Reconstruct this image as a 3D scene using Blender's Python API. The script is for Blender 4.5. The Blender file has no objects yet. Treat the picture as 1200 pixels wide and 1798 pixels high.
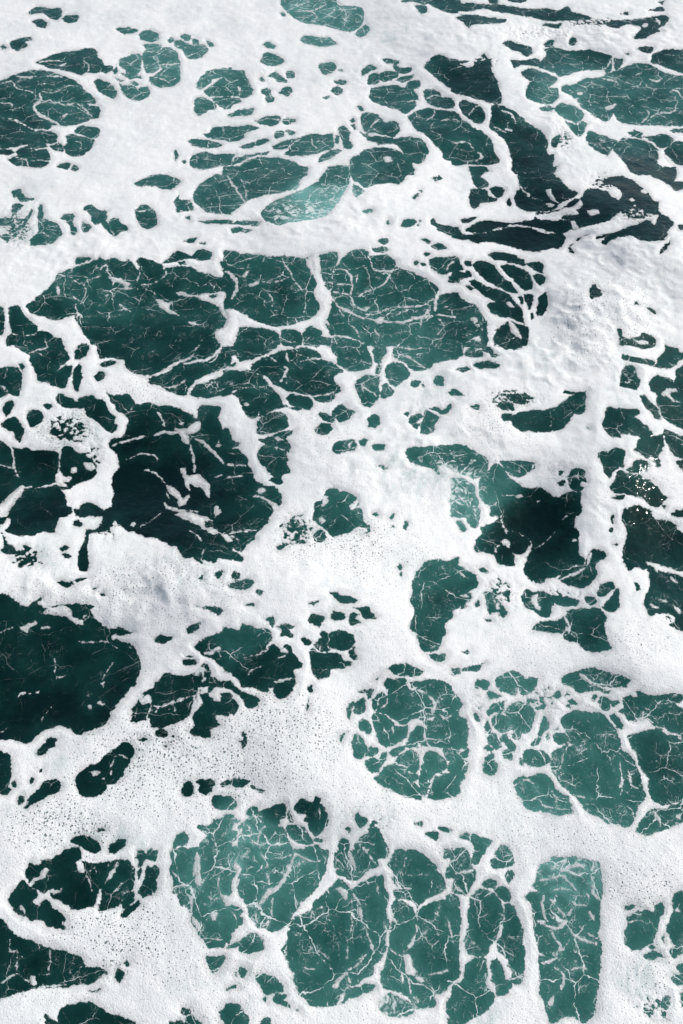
import bpy, math
import numpy as np

# ------------------------------------------------------------------ camera, sky, sun, exposure
scene = bpy.context.scene
IMG_W, IMG_H = 1200.0, 1798.0            # size of the photograph the outlines were read from
CAM_H = 7.0                              # metres above mean water level
PITCH = math.radians(50.0)               # looking down
LENS = 35.0
FPX = IMG_H * LENS / 36.0

cam_data = bpy.data.cameras.new("camera")
cam = bpy.data.objects.new("camera", cam_data)
scene.collection.objects.link(cam)
cam.location = (0.0, 0.0, CAM_H)
cam.rotation_euler = (math.pi / 2 - PITCH, 0.0, 0.0)
cam_data.sensor_fit = 'VERTICAL'
cam_data.sensor_height = 36.0
cam_data.lens = LENS
cam_data.clip_start = 0.05
cam_data.clip_end = 6000.0
scene.camera = cam

SUN_EL = math.radians(44.0)
SUN_AZ = math.radians(64.0)              # to the right of the viewing direction (+Y)
world = bpy.data.worlds.new("World")
scene.world = world
world.use_nodes = True
wn = world.node_tree
sky = wn.nodes.new("ShaderNodeTexSky")
sky.sky_type = 'NISHITA'
sky.sun_disc = False
sky.sun_elevation = SUN_EL
sky.sun_rotation = SUN_AZ
sky.air_density = 1.0
sky.dust_density = 1.0
bg = wn.nodes["Background"]
bg.inputs["Strength"].default_value = 0.08
wn.links.new(sky.outputs[0], bg.inputs["Color"])

sun_data = bpy.data.lights.new("sun", 'SUN')
sun_data.energy = 4.2
sun_data.angle = math.radians(0.53)
sun_data.color = (1.0, 0.955, 0.90)
sun = bpy.data.objects.new("sun", sun_data)
scene.collection.objects.link(sun)
sd = (math.sin(SUN_AZ) * math.cos(SUN_EL), math.cos(SUN_AZ) * math.cos(SUN_EL), math.sin(SUN_EL))
sun.location = (sd[0] * 60, sd[1] * 60, sd[2] * 60)
import mathutils
sun.rotation_euler = mathutils.Vector(sd).to_track_quat('Z', 'Y').to_euler()

vs = scene.view_settings
vs.view_transform = 'Standard'
vs.look = 'None'
vs.gamma = 1.0
vs.use_curve_mapping = False
vs.exposure = 0.0

# ------------------------------------------------------------------ outlines read from the photograph
# T ox oy: origin of a tile (its points are in thirds of a photo pixel); W open water; F foam island;
# L width: foam strand; H opening inside an island
TRACE = '''
T 0 0
W 148 72 190 38 250 45 320 45 326 80 300 108 265 95 235 72 195 70 160 78
W 325 100 350 85 400 80 420 95 390 122 350 118
W 170 112 210 104 248 118 240 150 200 140
W 0 250 20 238 43 252 20 263
W 50 225 100 205 165 195 168 210 130 220 150 245 90 267 60 250
W 612 150 640 146 710 152 730 165 690 178 650 178 625 165
W 735 180 770 160 830 175 835 210 800 222 745 208
W 950 190 975 182 1005 190 1000 210 970 214
W 920 220 950 212 990 230 1020 235 1010 205 1045 210 1050 235 1080 240 1098 262 1070 295 1020 312 985 300 960 262 925 245
W 1088 215 1120 228 1128 242 1105 246
W 885 215 905 198 918 210 900 228
W 188 330 260 298 340 275 400 268 480 252 512 268 515 300 540 318 545 342 590 350 595 370 560 382 530 378 490 385 455 380 430 396 370 380 330 368 250 355
L 6 205 330 270 320 330 325
L 9 310 350 350 335
L 6 440 320 470 345 465 375
W -30 455 40 412 150 375 240 372 300 390 370 415 415 440 440 470 480 500 503 530 500 548 460 545 478 560 520 560 530 590 515 625 480 628 462 640 400 655 350 665 280 660 255 680 180 680 120 650 60 625 -30 610
W -30 628 40 622 80 640 150 672 190 690 260 690 300 715 300 745 270 755 200 760 130 765 60 780 -30 782
W -30 790 60 790 75 805 40 818 -30 812
W 85 800 100 785 160 765 240 752 252 775 200 782 150 800 110 818
W 40 838 90 822 180 795 250 792 267 830 255 865 215 883 140 875 80 870
L 6 85 830 140 845 150 875
L 6 150 850 210 845 260 850
W 255 735 290 708 303 735 285 755
W 262 770 310 755 335 770 335 798 290 795
W 345 800 340 770 355 755 350 720 375 708 440 722 500 735 488 765 470 795 440 815 400 827 365 818
W 390 690 420 668 470 665 525 680 522 715 495 732 440 712 400 705
L 5 395 740 430 760 420 800
W 303 878 340 858 378 866 350 895
W 372 895 395 870 415 882 400 905
W 498 430 520 418 570 435 610 470 617 500 600 518 560 505 520 478
W 630 335 640 312 700 288 745 290 742 360 720 400 690 420 670 400 665 370 635 352
W 598 375 612 350 622 372 605 390
W 605 412 650 425 640 432
W 640 390 670 390 668 404
W 690 415 740 400 745 415
W 680 438 710 430 735 445 715 452
W 630 440 650 455 700 450 728 480 740 465 780 462 790 490 770 520 720 530 680 520 650 490
W 753 240 800 232 850 240 840 265 790 268
W 750 290 775 262 870 250 915 262 938 290 950 340 945 350 890 355 845 355 810 385 770 380 757 330
W 788 410 830 390 870 355 945 355 950 420 920 450 850 460 800 445
L 6 765 270 830 275 860 250
L 6 820 290 838 340 845 360
L 5 830 345 890 340 945 338
L 5 800 405 870 420 900 445
L 7 -20 450 60 430 90 465 180 490
L 13 210 490 215 530 180 560 200 600 260 630 310 655
L 5 215 480 280 490 350 455 410 455
L 6 290 540 350 555 400 545 460 590
L 5 190 545 260 530 290 545
L 11 330 620 360 600
L 9 80 400 120 410 190 405
L 5 0 540 60 550 70 590
L 5 430 550 470 600 490 620
L 7 240 405 300 402 330 410
W 1035 465 1050 420 1090 380 1150 362 1220 358 1220 385 1170 405 1120 420 1100 445 1060 468
W 1078 480 1120 450 1160 420 1220 400 1220 500 1150 508 1100 508
W 1025 530 1060 515 1110 530 1140 560 1130 582 1110 575 1090 590 1045 610 1028 585
W 1118 520 1220 510 1220 575 1180 570 1145 550
W 1068 710 1100 705 1120 680 1160 670 1220 672 1220 740 1180 742 1150 735 1110 730
W 990 745 1010 735 1080 738 1170 758 1165 772 1100 782 1030 770
W 1000 850 1030 812 1080 803 1120 815 1220 812 1220 870 1150 880 1080 893 1020 885
W 960 850 975 845 982 858 968 864
W 917 795 928 790 940 820 925 848
T 400 0
W 280 20 300 -40 560 -40 575 10 620 30 680 35 710 45 720 80 705 130 660 165 620 168 560 148 480 130 420 125 380 112 335 85 310 60 290 40
W 275 72 290 66 306 78 295 90
W 672 180 700 150 725 132 748 150 735 180 700 197
L 8 570 10 590 25 650 20 700 35
L 6 340 40 380 28 430 10
L 7 430 60 480 45 520 20
L 6 350 60 440 60 470 90 450 120
L 5 500 100 560 60 560 30
L 5 610 40 625 90 615 140
L 4 620 95 660 70
W 380 215 400 190 440 190 480 200 540 200 575 235 500 247 450 240 400 225
W 185 235 210 223 250 238 245 255 205 250
W 172 320 190 290 215 278 250 290 290 310 298 330 250 348 200 345
W 213 405 250 380 275 395 290 410 315 425 310 435 260 430 240 410
W 305 390 325 375 352 385 350 408 320 412
W 175 475 200 468 232 475 225 495 245 515 240 535 205 540 198 505 178 490
W 270 490 290 465 330 460 340 485 320 505 285 500
W 165 415 180 408 198 428 185 432
W -20 385 20 372 60 372 85 375 95 400 120 440 135 480 120 505 85 520 60 510 70 470 40 445 -20 420
W -20 430 40 440 55 465 60 505 20 505 -20 495
W -20 510 60 520 70 535 20 560 -20 575
W 0 605 60 580 135 572 130 600 80 612 20 615
W 145 640 210 612 280 615 275 640 240 665 180 655
W 285 640 310 625 360 630 345 652 300 655
W -20 672 60 668 120 660 165 675 130 690 90 705 80 730 30 745 -20 735
W 245 705 265 692 300 700 290 722 255 725
W 300 690 330 686 360 700 340 715
W 60 775 110 758 170 738 205 732 220 745 170 765 90 783
W 235 770 300 745 370 730 420 715 460 705 500 712 548 705 558 740 555 778 500 800 430 818 330 822 300 815 325 780 280 790 245 785
L 6 300 800 340 760 380 735
L 6 440 720 450 765 480 790
W -20 812 40 815 10 850 -20 860
W 8 868 50 830 120 815 220 800 210 815 140 825 80 850 30 868
W 50 890 100 850 180 830 250 830 300 840 350 850 380 880 400 920 50 920
W 475 855 490 825 540 795 580 785 600 795 560 825 520 845
W 565 755 570 715 588 720 585 755
W 590 670 615 665 645 700 640 740 660 770 650 785 610 780 605 740 580 690
W 645 635 660 625 672 640 655 650
W 652 660 668 655 672 680 660 680
W 680 565 695 558 715 580 700 582
W 480 345 520 330 565 335 570 360 545 385 500 390
W 580 365 605 365 605 375 585 375
W 560 430 590 420 622 430 615 445 575 445
W 545 480 570 458 605 465 600 490 565 498
W 505 515 530 508 538 518 515 522
W 705 400 712 365 750 342 790 362 745 380 720 395
W 738 420 750 395 790 385 800 410 790 440 745 445
W 800 390 840 375 900 385 890 410 830 432 805 425
W 815 315 850 310 905 325 895 338 840 332
W 870 350 885 338 910 360 965 355 965 378 930 390 890 378
W 885 425 910 408 960 400 980 395 965 420 920 432
W 748 490 760 470 820 455 890 450 930 465 960 430 1010 425 1015 455 980 475 1000 505 1005 525 950 535 910 575 880 575 830 560 780 545 750 520
W 905 580 930 548 990 535 990 560 960 590 935 600
W 1030 355 1060 320 1090 295 1130 292 1170 312 1220 325 1220 480 1160 460 1120 430 1070 385
W 1032 480 1080 470 1120 490 1130 510 1180 520 1198 545 1185 570 1120 570 1060 550 1040 520
L 8 1050 520 1090 505 1140 510
W 945 615 1000 585 1060 572 1110 580 1220 605 1220 850 1140 840 1130 800 1095 770 1070 735 1040 710 990 680 970 650
L 6 1090 580 1085 610 1040 640
L 5 1120 640 1180 630 1220 640
W 705 640 710 600 760 595 800 615 830 645 880 640 905 665 900 695 870 728 840 715 790 705 750 700 720 690
L 8 740 690 770 650 800 630
W 700 700 730 705 760 725 800 718 870 732 880 755 850 758 800 760 740 735
W 870 735 920 725 970 722 1020 735 1050 770 1055 800 1040 840 1010 862 980 855 940 825 900 770 875 755
W 700 805 760 782 820 778 880 790 930 815 970 850 980 920 700 920 690 850
W 650 840 700 815 740 870 730 920 640 920
F 820 830 850 825 870 850 840 860
W 895 -40 1000 -40 1060 10 1040 25 980 10 920 10
W 985 30 1040 30 1050 60 1020 72
W 980 -40 1220 -40 1220 60 1180 72 1100 45 1060 20
T 800 0
W -20 20 60 15 150 25 230 25 330 40 400 50 480 45 540 55 590 35 620 65 700 85 720 100 640 110 560 110 480 112 420 95 350 85 280 70 200 60 140 45 80 60 -20 60
W 150 -40 220 -40 225 15 180 15
W 240 -40 390 -40 370 12 280 8
W 0 95 40 78 100 80 200 95 270 100 260 120 150 128 90 130 70 150 40 120
W 780 118 860 108 930 105 1000 98 1060 85 1110 80 1125 100 1100 135 1060 150 1080 165 1040 178 1000 200 960 208 935 200 970 165 980 145 900 130 850 150 800 135
F 985 130 1010 122 1015 140 990 145
L 14 1060 100 1075 130
W 870 75 910 62 910 82
W 1020 55 1090 35 1105 60 1060 62
W 1070 10 1100 5 1090 28
W 455 135 480 122 520 130 560 125 540 150 500 145
W 248 230 280 215 330 230 400 250 400 285 370 300 340 275 300 265
W 465 235 490 215 518 215 510 245 480 248
W 600 215 620 195 640 215 625 238 600 235
W 955 260 1000 245 1045 250 1030 280 985 275
W 890 285 915 278 920 292
W -20 330 60 320 110 310 150 285 180 330 190 370 215 420 235 480 245 530 215 550 140 530 70 510 -20 480
F 20 335 60 330 90 300 130 290 160 320 130 330 100 325 95 350 60 355
W 15 550 40 530 90 545 130 560 155 600 150 640 120 655 80 630 40 600
L 6 70 610 100 570 130 560
W 190 560 240 555 290 580 330 600 370 640 420 675 460 700 490 760 480 800 505 830 510 920 310 920 295 840 260 740 200 690 175 665 190 620
L 8 240 580 300 610 315 650
L 7 260 680 300 690
L 6 180 660 230 680 270 700
W -20 600 40 630 90 670 150 700 190 745 200 790 225 830 230 855 190 870 120 870 60 865 -20 870
L 6 -20 755 60 750 100 790
L 11 120 800 140 830 110 850
W 505 740 545 710 550 730 530 775 510 770
W 495 815 518 815 515 860 500 855
W 440 330 480 290 465 260 520 250 600 270 700 265 790 285 840 305 880 310 880 335 850 370 830 360 800 385 770 370 700 370 640 378 560 405 520 385 440 360
L 6 770 375 800 350 820 310
L 10 830 300 830 370
W 290 318 350 320 420 310 445 320 440 350 400 345 340 345 310 360
W 350 380 400 362 440 375 490 390 540 410 520 440 490 460 430 440 360 410
W 375 470 400 430 450 440 500 465 540 470 540 520 500 548 450 548 400 530 375 510
W 620 450 680 415 760 410 800 390 880 360 940 335 1020 340 1060 365 1140 395 1220 415 1220 650 1150 665 1060 660 960 660 880 650 850 625 830 590 820 620 790 640 740 620 700 585 670 570 640 530 600 500 560 480 570 450
F 785 570 810 555 850 545 840 565 800 582
F 640 490 670 485 675 497 650 500
L 8 770 415 830 425 860 450
L 8 1020 415 1060 430 1090 415
L 6 960 660 1000 630 1020 600 1010 580
L 6 1010 640 1060 600 1150 590 1165 550 1175 530
L 8 1140 475 1170 485 1190 515
L 5 920 460 970 450 980 430
L 5 940 400 980 385
L 6 560 500 600 520 660 520
L 10 540 520 580 525 640 530
W 1030 330 1040 290 1080 270 1130 260 1220 275 1220 400 1150 370 1080 345
W 520 570 560 545 620 560 670 590 670 620 640 650 580 625 540 605
W 440 570 480 560 520 570 500 590 460 580
W 580 640 640 660 670 640 690 660 660 720 620 700
W 700 690 760 710 820 730 850 745 830 780 800 820 750 800 720 780 690 740
W 910 700 940 690 980 700 980 730 930 720
W 860 745 900 728 960 735 1010 750 1060 780 1070 820 1060 860 1090 880 1120 920 940 920 900 870 860 820 830 790
W 990 725 1050 715 1110 710 1150 740 1120 770 1080 780 1040 750
W 1100 800 1150 750 1220 760 1220 870 1180 870 1120 850
L 20 1070 800 1110 830 1150 870 1210 890
W 1130 690 1170 680 1220 678 1220 700 1150 700
T 0 300
W 705 65 760 45 800 25 860 20 930 38 955 62 900 98 850 95 820 80 760 82 720 78
W 1018 140 1030 100 1070 60 1120 30 1160 18 1220 28 1220 230 1160 225 1090 215 1040 180
W 920 160 945 130 950 155 1000 160 1022 190 1015 210 960 212 940 222 925 195
W 980 245 995 238 1002 262 990 258
W 1050 265 1220 262 1220 280 1100 280
W 70 105 115 100 110 115 140 140 175 150 150 160 110 160 90 140 70 140
W 62 195 75 180 110 172 125 185 95 210 80 230 65 220
W -20 250 60 250 75 270 30 290 -20 285
W 60 320 120 285 170 200 178 210 140 280 90 325
W 0 345 30 335 60 350 40 375 10 358
W 200 220 210 182 222 185 228 230 225 255 200 268
W 205 300 200 275 240 255 300 280 328 318 315 350 280 380 230 388 165 395 160 365 200 330
L 5 190 330 230 330 270 355 320 350
W 322 250 345 232 385 228 395 240 380 270 405 310 400 335 375 330 370 290 345 265
W 430 310 440 275 470 290 480 305 450 322
W 438 205 460 182 490 185 520 205 565 215 560 255 540 270 500 282 480 265 478 225
W 535 270 555 265 575 285 580 260 620 252 640 285 668 292 672 312 640 322 610 345 580 330 550 300
W 712 210 740 190 770 182 805 205 825 240 825 285 800 300 765 305 730 270 720 240
L 6 715 215 790 210
W 970 370 1000 360 1035 355 1010 385
W 1050 380 1090 378 1080 390
W 392 480 410 462 450 455 485 465 450 480 400 492
W 855 490 880 465 930 425 980 435 1010 450 1035 425 1080 415 1118 430 1110 460 1050 475 1020 462 960 470 900 485
W 940 485 970 480 985 495 950 500
W 1165 480 1200 475 1220 490 1220 515 1170 510
W 137 712 180 680 240 630 290 585 300 550 340 530 380 520 370 545 400 510 450 490 500 475 530 462 560 470 600 460 640 480 680 470 700 490 730 520 740 500 720 480 740 460 790 470 840 490 870 520 880 512 940 505 1000 505 1050 535 1120 550 1160 565 1220 575 1220 920 490 920 470 885 430 840 405 790 395 760 360 770 300 788 230 770 170 750
F 930 640 970 640 1000 655 1050 655 1080 640 1120 650 1160 635 1190 650 1180 700 1195 750 1200 780 1180 770 1150 720 1100 690 1040 670 990 665 940 660
F 1130 850 1170 830 1190 790 1195 730 1240 735 1275 760 1260 830 1230 920 1160 920
F 818 680 850 682 890 695 915 680 905 700 895 720 920 745 950 765 900 755 870 740 840 715
F 995 800 1020 795 1050 815 1010 810
H 1105 662 1130 655 1150 655 1120 675
L 14 305 610 310 655
L 6 335 600 350 605
L 9 400 705 410 780
L 8 410 750 440 775
L 6 380 655 400 680
L 7 440 600 455 640 430 690 410 720
L 8 530 520 560 500 575 545 600 575
F 570 560 620 560 660 580 690 595 660 625 650 600 610 590 595 610 590 580
L 4 600 620 660 620 740 625
L 12 745 600 780 600
L 5 780 598 830 585 870 550 875 525
L 5 740 500 735 545 725 580
L 4 460 575 520 560 550 530
L 4 530 670 570 655
L 6 550 700 580 670
L 8 630 700 640 715 690 745
L 4 820 640 820 680
L 5 300 545 370 560 420 600
W -20 725 20 722 25 760 22 800 20 850 0 865 -20 860
W 48 735 60 715 95 710 120 745 150 780 170 800 195 820 190 860 130 862 70 858 55 820
W 40 870 100 865 180 868 200 845 250 848 280 870 310 920 40 920
T 400 300
W -20 -20 420 -20 420 20 380 50 370 90 340 100 280 115 200 128 150 140 100 160 60 190 20 220 -20 225
L 10 0 30 40 90 90 165
L 5 70 40 90 90 100 140
W 420 90 480 50 540 -20 640 -20 640 60 610 120 570 180 520 230 440 260 340 270 280 285 200 265 180 220 230 170 300 140 370 110
W 640 -20 960 -20 950 20 900 70 850 65 800 70 760 80 720 90 690 60 660 50
W 660 70 700 90 720 110 680 140 660 110
W 20 305 60 300 130 315 110 325 30 325
W 20 280 60 265 130 265 180 270 150 290 60 285
W 1075 40 1110 28 1135 40 1100 52
W 975 140 1000 120 1010 125 985 150
W 1005 105 1025 102 1020 118
W 710 215 740 205 765 205 760 218 720 224
W 835 275 845 265 858 275 845 285
W 915 290 930 262 970 255 992 270 980 290 940 295
W 1000 290 1010 265 1016 270 1005 292
W 1068 262 1085 258 1110 280 1160 290 1220 300 1220 350 1180 345 1120 320 1085 290
W 790 372 810 358 840 360 850 378 820 388
W 765 410 790 404 840 405 845 425 810 430 775 425
W 1020 362 1045 360 1070 372 1050 385
W 1068 395 1090 385 1130 390 1158 410 1120 418 1085 410
W 1035 440 1050 430 1070 435 1060 448 1038 452
W 982 488 995 477 1010 488 995 498
W 1018 490 1035 485 1045 495 1030 502
W 1058 480 1080 460 1140 455 1220 462 1220 590 1160 585 1165 545 1130 545 1080 520
L 8 1150 520 1170 490 1195 475
L 14 1150 560 1180 535
W -20 425 30 425 60 435 150 440 230 455 300 448 400 465 420 455 440 450 440 480 470 560 460 620 450 660 480 700 480 735 440 775 400 790 330 810 260 822 200 810 150 790 100 765 40 735 10 700 -20 690
L 14 -10 530 40 570 45 620 20 680
F 410 470 440 470 465 540 440 545
F 425 455 470 450 488 470 492 540 505 590 475 610 458 560 438 500
F 75 560 100 530 120 525 95 565
L 10 110 605 160 590
L 6 170 580 220 590 290 575 340 555
L 7 280 460 320 520 345 570
L 5 345 570 400 640 415 645
L 5 180 615 220 650 240 690 235 720
L 6 400 750 410 720 430 680
L 4 0 490 60 515 85 515
W 478 455 520 435 575 432 580 470 560 510 550 545 553 580 520 588 490 570
W 508 605 525 590 545 595 548 620 530 628
W 560 530 590 480 615 450 650 425 700 418 740 425 750 450 840 445 885 475 895 510 960 530 1030 565 1090 600 1110 620 1115 660 1140 650 1220 645 1220 920 560 920 545 870 515 800 530 770 550 700 548 650
L 9 745 450 760 490 760 520
L 8 760 520 800 530 880 525
L 10 890 500 860 540 830 590 790 615 740 635 690 660
L 9 570 520 620 525 650 560 655 620 650 660
L 5 660 560 685 550 680 590
L 6 560 600 600 600 650 600
L 11 545 670 590 720 640 745 700 770 780 790
F 770 790 800 770 830 770 820 800 790 812
L 9 560 640 640 660 670 710 720 735 780 690
L 5 700 730 740 715
L 7 680 740 760 760 820 740 860 720 940 720 1040 705 1090 670 1120 620
L 6 890 760 950 730
L 15 1110 640 1100 690 1090 740
L 14 820 795 930 795 1020 770 1080 765
L 18 1050 750 1060 730
L 8 1090 760 1200 770
L 5 1020 780 1015 840
L 5 1110 780 1140 820 1090 880
L 5 610 770 590 730
L 6 640 800 680 850 700 880
L 10 510 790 540 810
L 9 520 880 570 870 640 880 720 910
L 4 770 810 800 880
L 5 1140 720 1160 715
W 20 850 70 825 200 832 245 845 270 870 280 920 -20 920 0 890
W 285 850 330 835 380 850 395 880 390 920 290 920
W 395 860 420 830 450 825 495 850 490 880 470 920 400 920
T 800 300
W 320 -20 540 -20 520 20 560 50 570 70 600 95 635 110 640 130 600 150 560 165 520 205 440 215 380 215 330 190 310 160 320 110 340 100 330 40
F 470 105 500 95 510 120 540 170 500 150
F 475 178 500 170 530 182 505 195
L 6 330 60 360 110 400 130
L 4 380 130 460 160
W 270 160 285 145 295 165 290 185 275 185
W 70 -20 150 -20 180 0 140 20 130 30 175 65 170 85 120 90 95 70
W 70 140 85 100 130 95 165 110 180 135 220 150 205 165 160 168 140 165 110 195 85 195
W 180 95 215 85 260 100 250 120 235 140 205 135
W 22 260 60 250 120 238 105 255 75 272 40 272
W 655 150 700 95 800 110 870 150 875 120 850 90 800 80 770 55 820 33 870 30 930 50 985 90 1015 120 1040 155 1070 165 1070 215 1145 265 1150 285 1120 310 1110 345 1085 370 970 370 940 345 860 350 790 388 762 380 800 345 745 362 745 345 810 315 860 300 800 270 730 285 680 300 640 315 600 310 610 265 560 255 480 262 430 255 420 225 470 218 560 200 620 150
F 805 265 870 215 885 195 905 215 945 180 965 205 1000 200 1010 225 1070 230 1060 260 1050 290 1010 255 960 280 905 300 850 320 790 335 730 345 690 340 640 360 600 400 570 400 600 330 680 295 750 280
F 770 85 800 95 810 75 850 90 870 130 860 155 830 140 800 105
F 540 215 570 195 620 190 660 150 670 180 640 210 660 230 580 235 540 260 480 262 430 250 420 235 480 225
F 690 205 750 205 760 225 710 240
F 600 265 630 265 650 300 620 310
F 915 150 935 145 945 160 930 165
F 975 105 1000 100 1010 120 990 122
W 55 310 90 285 160 265 230 268 280 280 275 300 220 305 150 330 90 330 65 320
W 60 340 130 330 200 320 290 295 360 298 420 300 460 320 500 330 550 330 580 345 575 380 545 410 510 408 470 422 400 425 330 410 250 390 180 375 100 380 60 360
W 280 280 330 270 400 265 420 240 500 260 600 260 620 290 600 315 550 330 480 318 430 300 350 288
L 7 280 290 350 292 420 305 470 325 530 330
W -20 310 30 325 65 350 60 365 -20 350
W 630 365 660 335 730 315 730 325 670 350 640 370
W 598 382 615 375 620 390 602 400
W 592 412 608 405 622 435 600 428
W 170 440 200 430 260 432 320 450 360 475 370 500 330 495 260 475 200 465
W 365 490 410 482 455 490 465 540 430 530 390 505
W 410 555 440 542 468 555 470 585 450 605 425 590
W 240 505 280 495 330 510 370 530 400 570 410 610 380 632 340 610 300 570 260 535
W 90 500 110 480 160 475 210 500 220 530 260 570 310 610 325 650 270 635 200 600 160 580 120 540
W 48 490 60 475 85 480 85 505 60 502
W 3 525 20 497 42 515 20 530
W -20 545 50 535 70 525 88 560 40 570 -20 585
W 75 580 110 575 160 610 220 625 280 650 310 690 345 720 360 780 360 810 300 780 220 765 180 735 170 700 220 690 170 670 130 640 90 610
W 330 670 350 655 360 690 350 705
W 360 655 400 650 410 680 390 730 370 700
W 430 720 440 670 470 645 485 670 480 720 455 765 432 765
W 395 755 410 750 415 775 400 785
F 265 695 285 690 310 720 280 720
W 55 610 75 605 95 625 70 628
W -20 640 40 680 70 700 110 710 140 760 165 800 170 850 165 920 -20 920
F 75 775 100 770 118 790 100 805
F 85 885 130 870 130 900 100 900
W 205 920 205 865 245 820 285 795 330 810 385 830 385 880 370 920
F 280 790 320 820 350 870 340 890 300 860 285 830
W 710 640 718 610 735 600 745 620 768 645 760 665 715 675
W 940 705 955 688 970 705
W 1010 722 1030 720 1060 755 1040 758
W 855 835 875 835 880 870 900 880 930 890 940 920 870 920 860 880
W 960 885 990 860 1030 870 1040 890 1000 910
W 1075 430 1100 400 1130 370 1135 385 1110 410 1080 438
W 1170 290 1195 285 1200 310 1180 315
W 940 -20 960 10 1010 20 1060 40 1100 60 1140 90 1160 110 1220 85 1220 60 1150 55 1165 25 1160 -20
T 0 600
W 50 -20 320 -20 340 40 370 80 350 110 320 130 300 160 340 130 380 125 385 150 360 200 345 245 300 240 240 215 200 205 195 170 160 100 150 70 120 50 80 20
L 8 150 70 200 45 245 30 240 -20
W 398 95 402 40 425 15 460 10 470 35 455 75 425 92
W 383 210 395 150 415 115 430 140 432 190 415 260 395 260
W -20 150 40 135 100 145 118 180 115 230 95 285 50 275 20 295 -20 300
L 5 0 230 30 250 45 275
W 95 120 115 115 130 135 120 155
W 15 370 25 325 60 310 76 335 60 370 30 395
W 10 440 40 410 70 395 95 410 120 450 122 490 105 525 80 515 75 480 40 465
W 145 405 155 370 185 360 220 375 230 400 205 430 175 450 155 435
W 228 335 260 325 275 345 255 358
W 295 300 310 275 350 285 400 315 430 310 445 340 430 355 380 350 330 340
W 410 305 420 290 480 283 510 300 550 320 580 370 610 400 600 430 620 440 610 470 580 478 550 460 510 420 470 400 445 360 430 345
W 500 185 520 165 545 162 555 180 540 200 515 205
W 520 -20 640 -20 1200 -20 1160 30 1140 80 1090 105 1000 120 960 130 920 160 860 180 800 210 770 185 700 165 660 130 655 100 600 90 560 85 520 90
W 780 215 840 185 900 160 960 130 1050 110 1100 110 1140 95 1160 60 1220 -20 1220 130 1140 160 1080 175 1040 210 1000 270 960 285 900 265 840 235
L 14 760 195 850 165 940 110 1000 90
L 6 1000 90 1030 50 1055 10
L 12 960 122 1060 100 1120 80 1160 35 1190 -10
L 14 990 280 1010 240 1040 210 1090 180 1140 165 1220 130
W 1000 280 1015 245 1050 225 1100 215 1220 150 1220 270 1140 290 1080 295 1030 295
L 5 1090 240 1130 215 1150 240
L 5 1100 270 1150 260 1200 240
W 525 120 560 103 600 100 620 110 580 128 540 132
L 10 520 100 560 90 610 95
L 7 860 240 900 240 950 225 980 200
W 560 270 600 280 660 275 690 285 710 320 740 330 790 325 830 340 900 340 960 365 1000 385 1040 400 1045 360 1060 340 1150 340 1165 360 1150 400 1170 450 1200 480 1220 500 1220 920 600 920 590 880 600 800 590 760 600 700 630 650 620 600 590 570 570 540 590 510 640 510 660 470 680 420 660 390 615 360 610 340 580 300
W -20 510 40 545 80 565 140 560 200 575 260 575 310 590 325 570 335 555 380 560 420 590 460 600 500 640 510 680 490 720 430 740 390 760 370 780 350 850 380 880 360 920 -20 920
L 9 40 540 70 580 75 650 100 720
L 8 325 580 310 660 320 720
F 300 700 320 680 340 710 380 710 370 740 340 740 355 770 330 760 300 755
L 10 190 775 250 760 300 745
F 30 830 80 780 125 750 130 790 90 830 60 880 40 920 -20 920 -20 880
L 9 130 770 170 765
L 5 0 650 50 660 80 670
F 440 640 480 640 510 660 480 680 450 665
F 375 665 400 660 410 685 385 695
F 320 780 370 780 400 800 395 850 360 840
H 430 860 470 850 530 870 560 900 580 920 400 920 420 880
W 260 480 290 460 320 480 300 500
W 390 440 420 430 450 450 420 470
W 330 495 360 480 380 500 360 520
L 10 830 370 850 400 870 445
L 10 590 550 650 530 700 515 770 500
L 12 810 490 850 480 920 480 970 475
F 920 460 980 455 1020 430 1050 420 1055 460 1020 490 980 485 1000 520 990 540 960 520 945 490
L 12 1000 540 1015 600 1025 640
L 14 1025 650 1030 690
F 950 670 980 665 985 700 1040 700 1075 720 1110 770 1100 830 1085 810 1065 775 1000 750 1000 790 985 780 970 730
L 14 1025 510 1080 535 1120 580 1180 640
L 5 660 625 720 600 760 590 820 605 835 650
F 755 680 785 670 790 685
L 7 785 680 830 700 870 745
F 870 750 915 770 950 800 960 830 985 815 1000 810 980 860 940 870 930 830 890 790
L 7 880 790 890 830
L 10 870 850 890 875 950 890 1040 895
F 1125 880 1145 865 1165 900 1130 920
L 6 1130 720 1180 700
L 8 1140 550 1170 550
F 930 430 970 425 960 440
L 5 690 360 700 340
T 400 600
W -20 -20 280 -20 275 10 250 40 180 75 130 95 70 105 55 90 50 70 -20 90
W 10 125 40 112 42 130 25 138
W 290 -20 395 -20 390 10 350 25 300 15
W 400 -20 545 -20 540 30 500 15 470 28 430 15
W 120 135 170 95 240 65 300 45 390 38 450 42 490 70 490 85 540 110 580 130 605 155 570 185 560 205 590 240 590 265 540 290 570 280 560 305 520 320 470 310 440 290 380 275 330 265 270 240 240 225 210 190 150 165
L 9 310 60 320 110
L 9 380 105 440 92 490 88
L 11 300 130 315 150 290 190 275 210
L 5 310 190 310 220
L 4 230 85 260 110
L 13 190 185 230 230 270 255
L 9 270 255 340 270 420 290 480 320
L 8 440 290 510 285 560 265
F 560 190 600 160 620 180 590 210
W -20 155 60 155 130 150 160 175 190 190 215 230 260 270 285 295 300 320 320 345 240 360 190 390 160 400 140 405 100 390 70 330 60 300 30 275 -20 270
L 5 20 270 90 245 200 240
F 85 325 100 320 115 335 100 342
L 4 0 230 40 210
W 305 300 330 278 380 280 430 300 450 325 430 360 400 350 340 335
L 13 285 300 300 325 320 320
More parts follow.
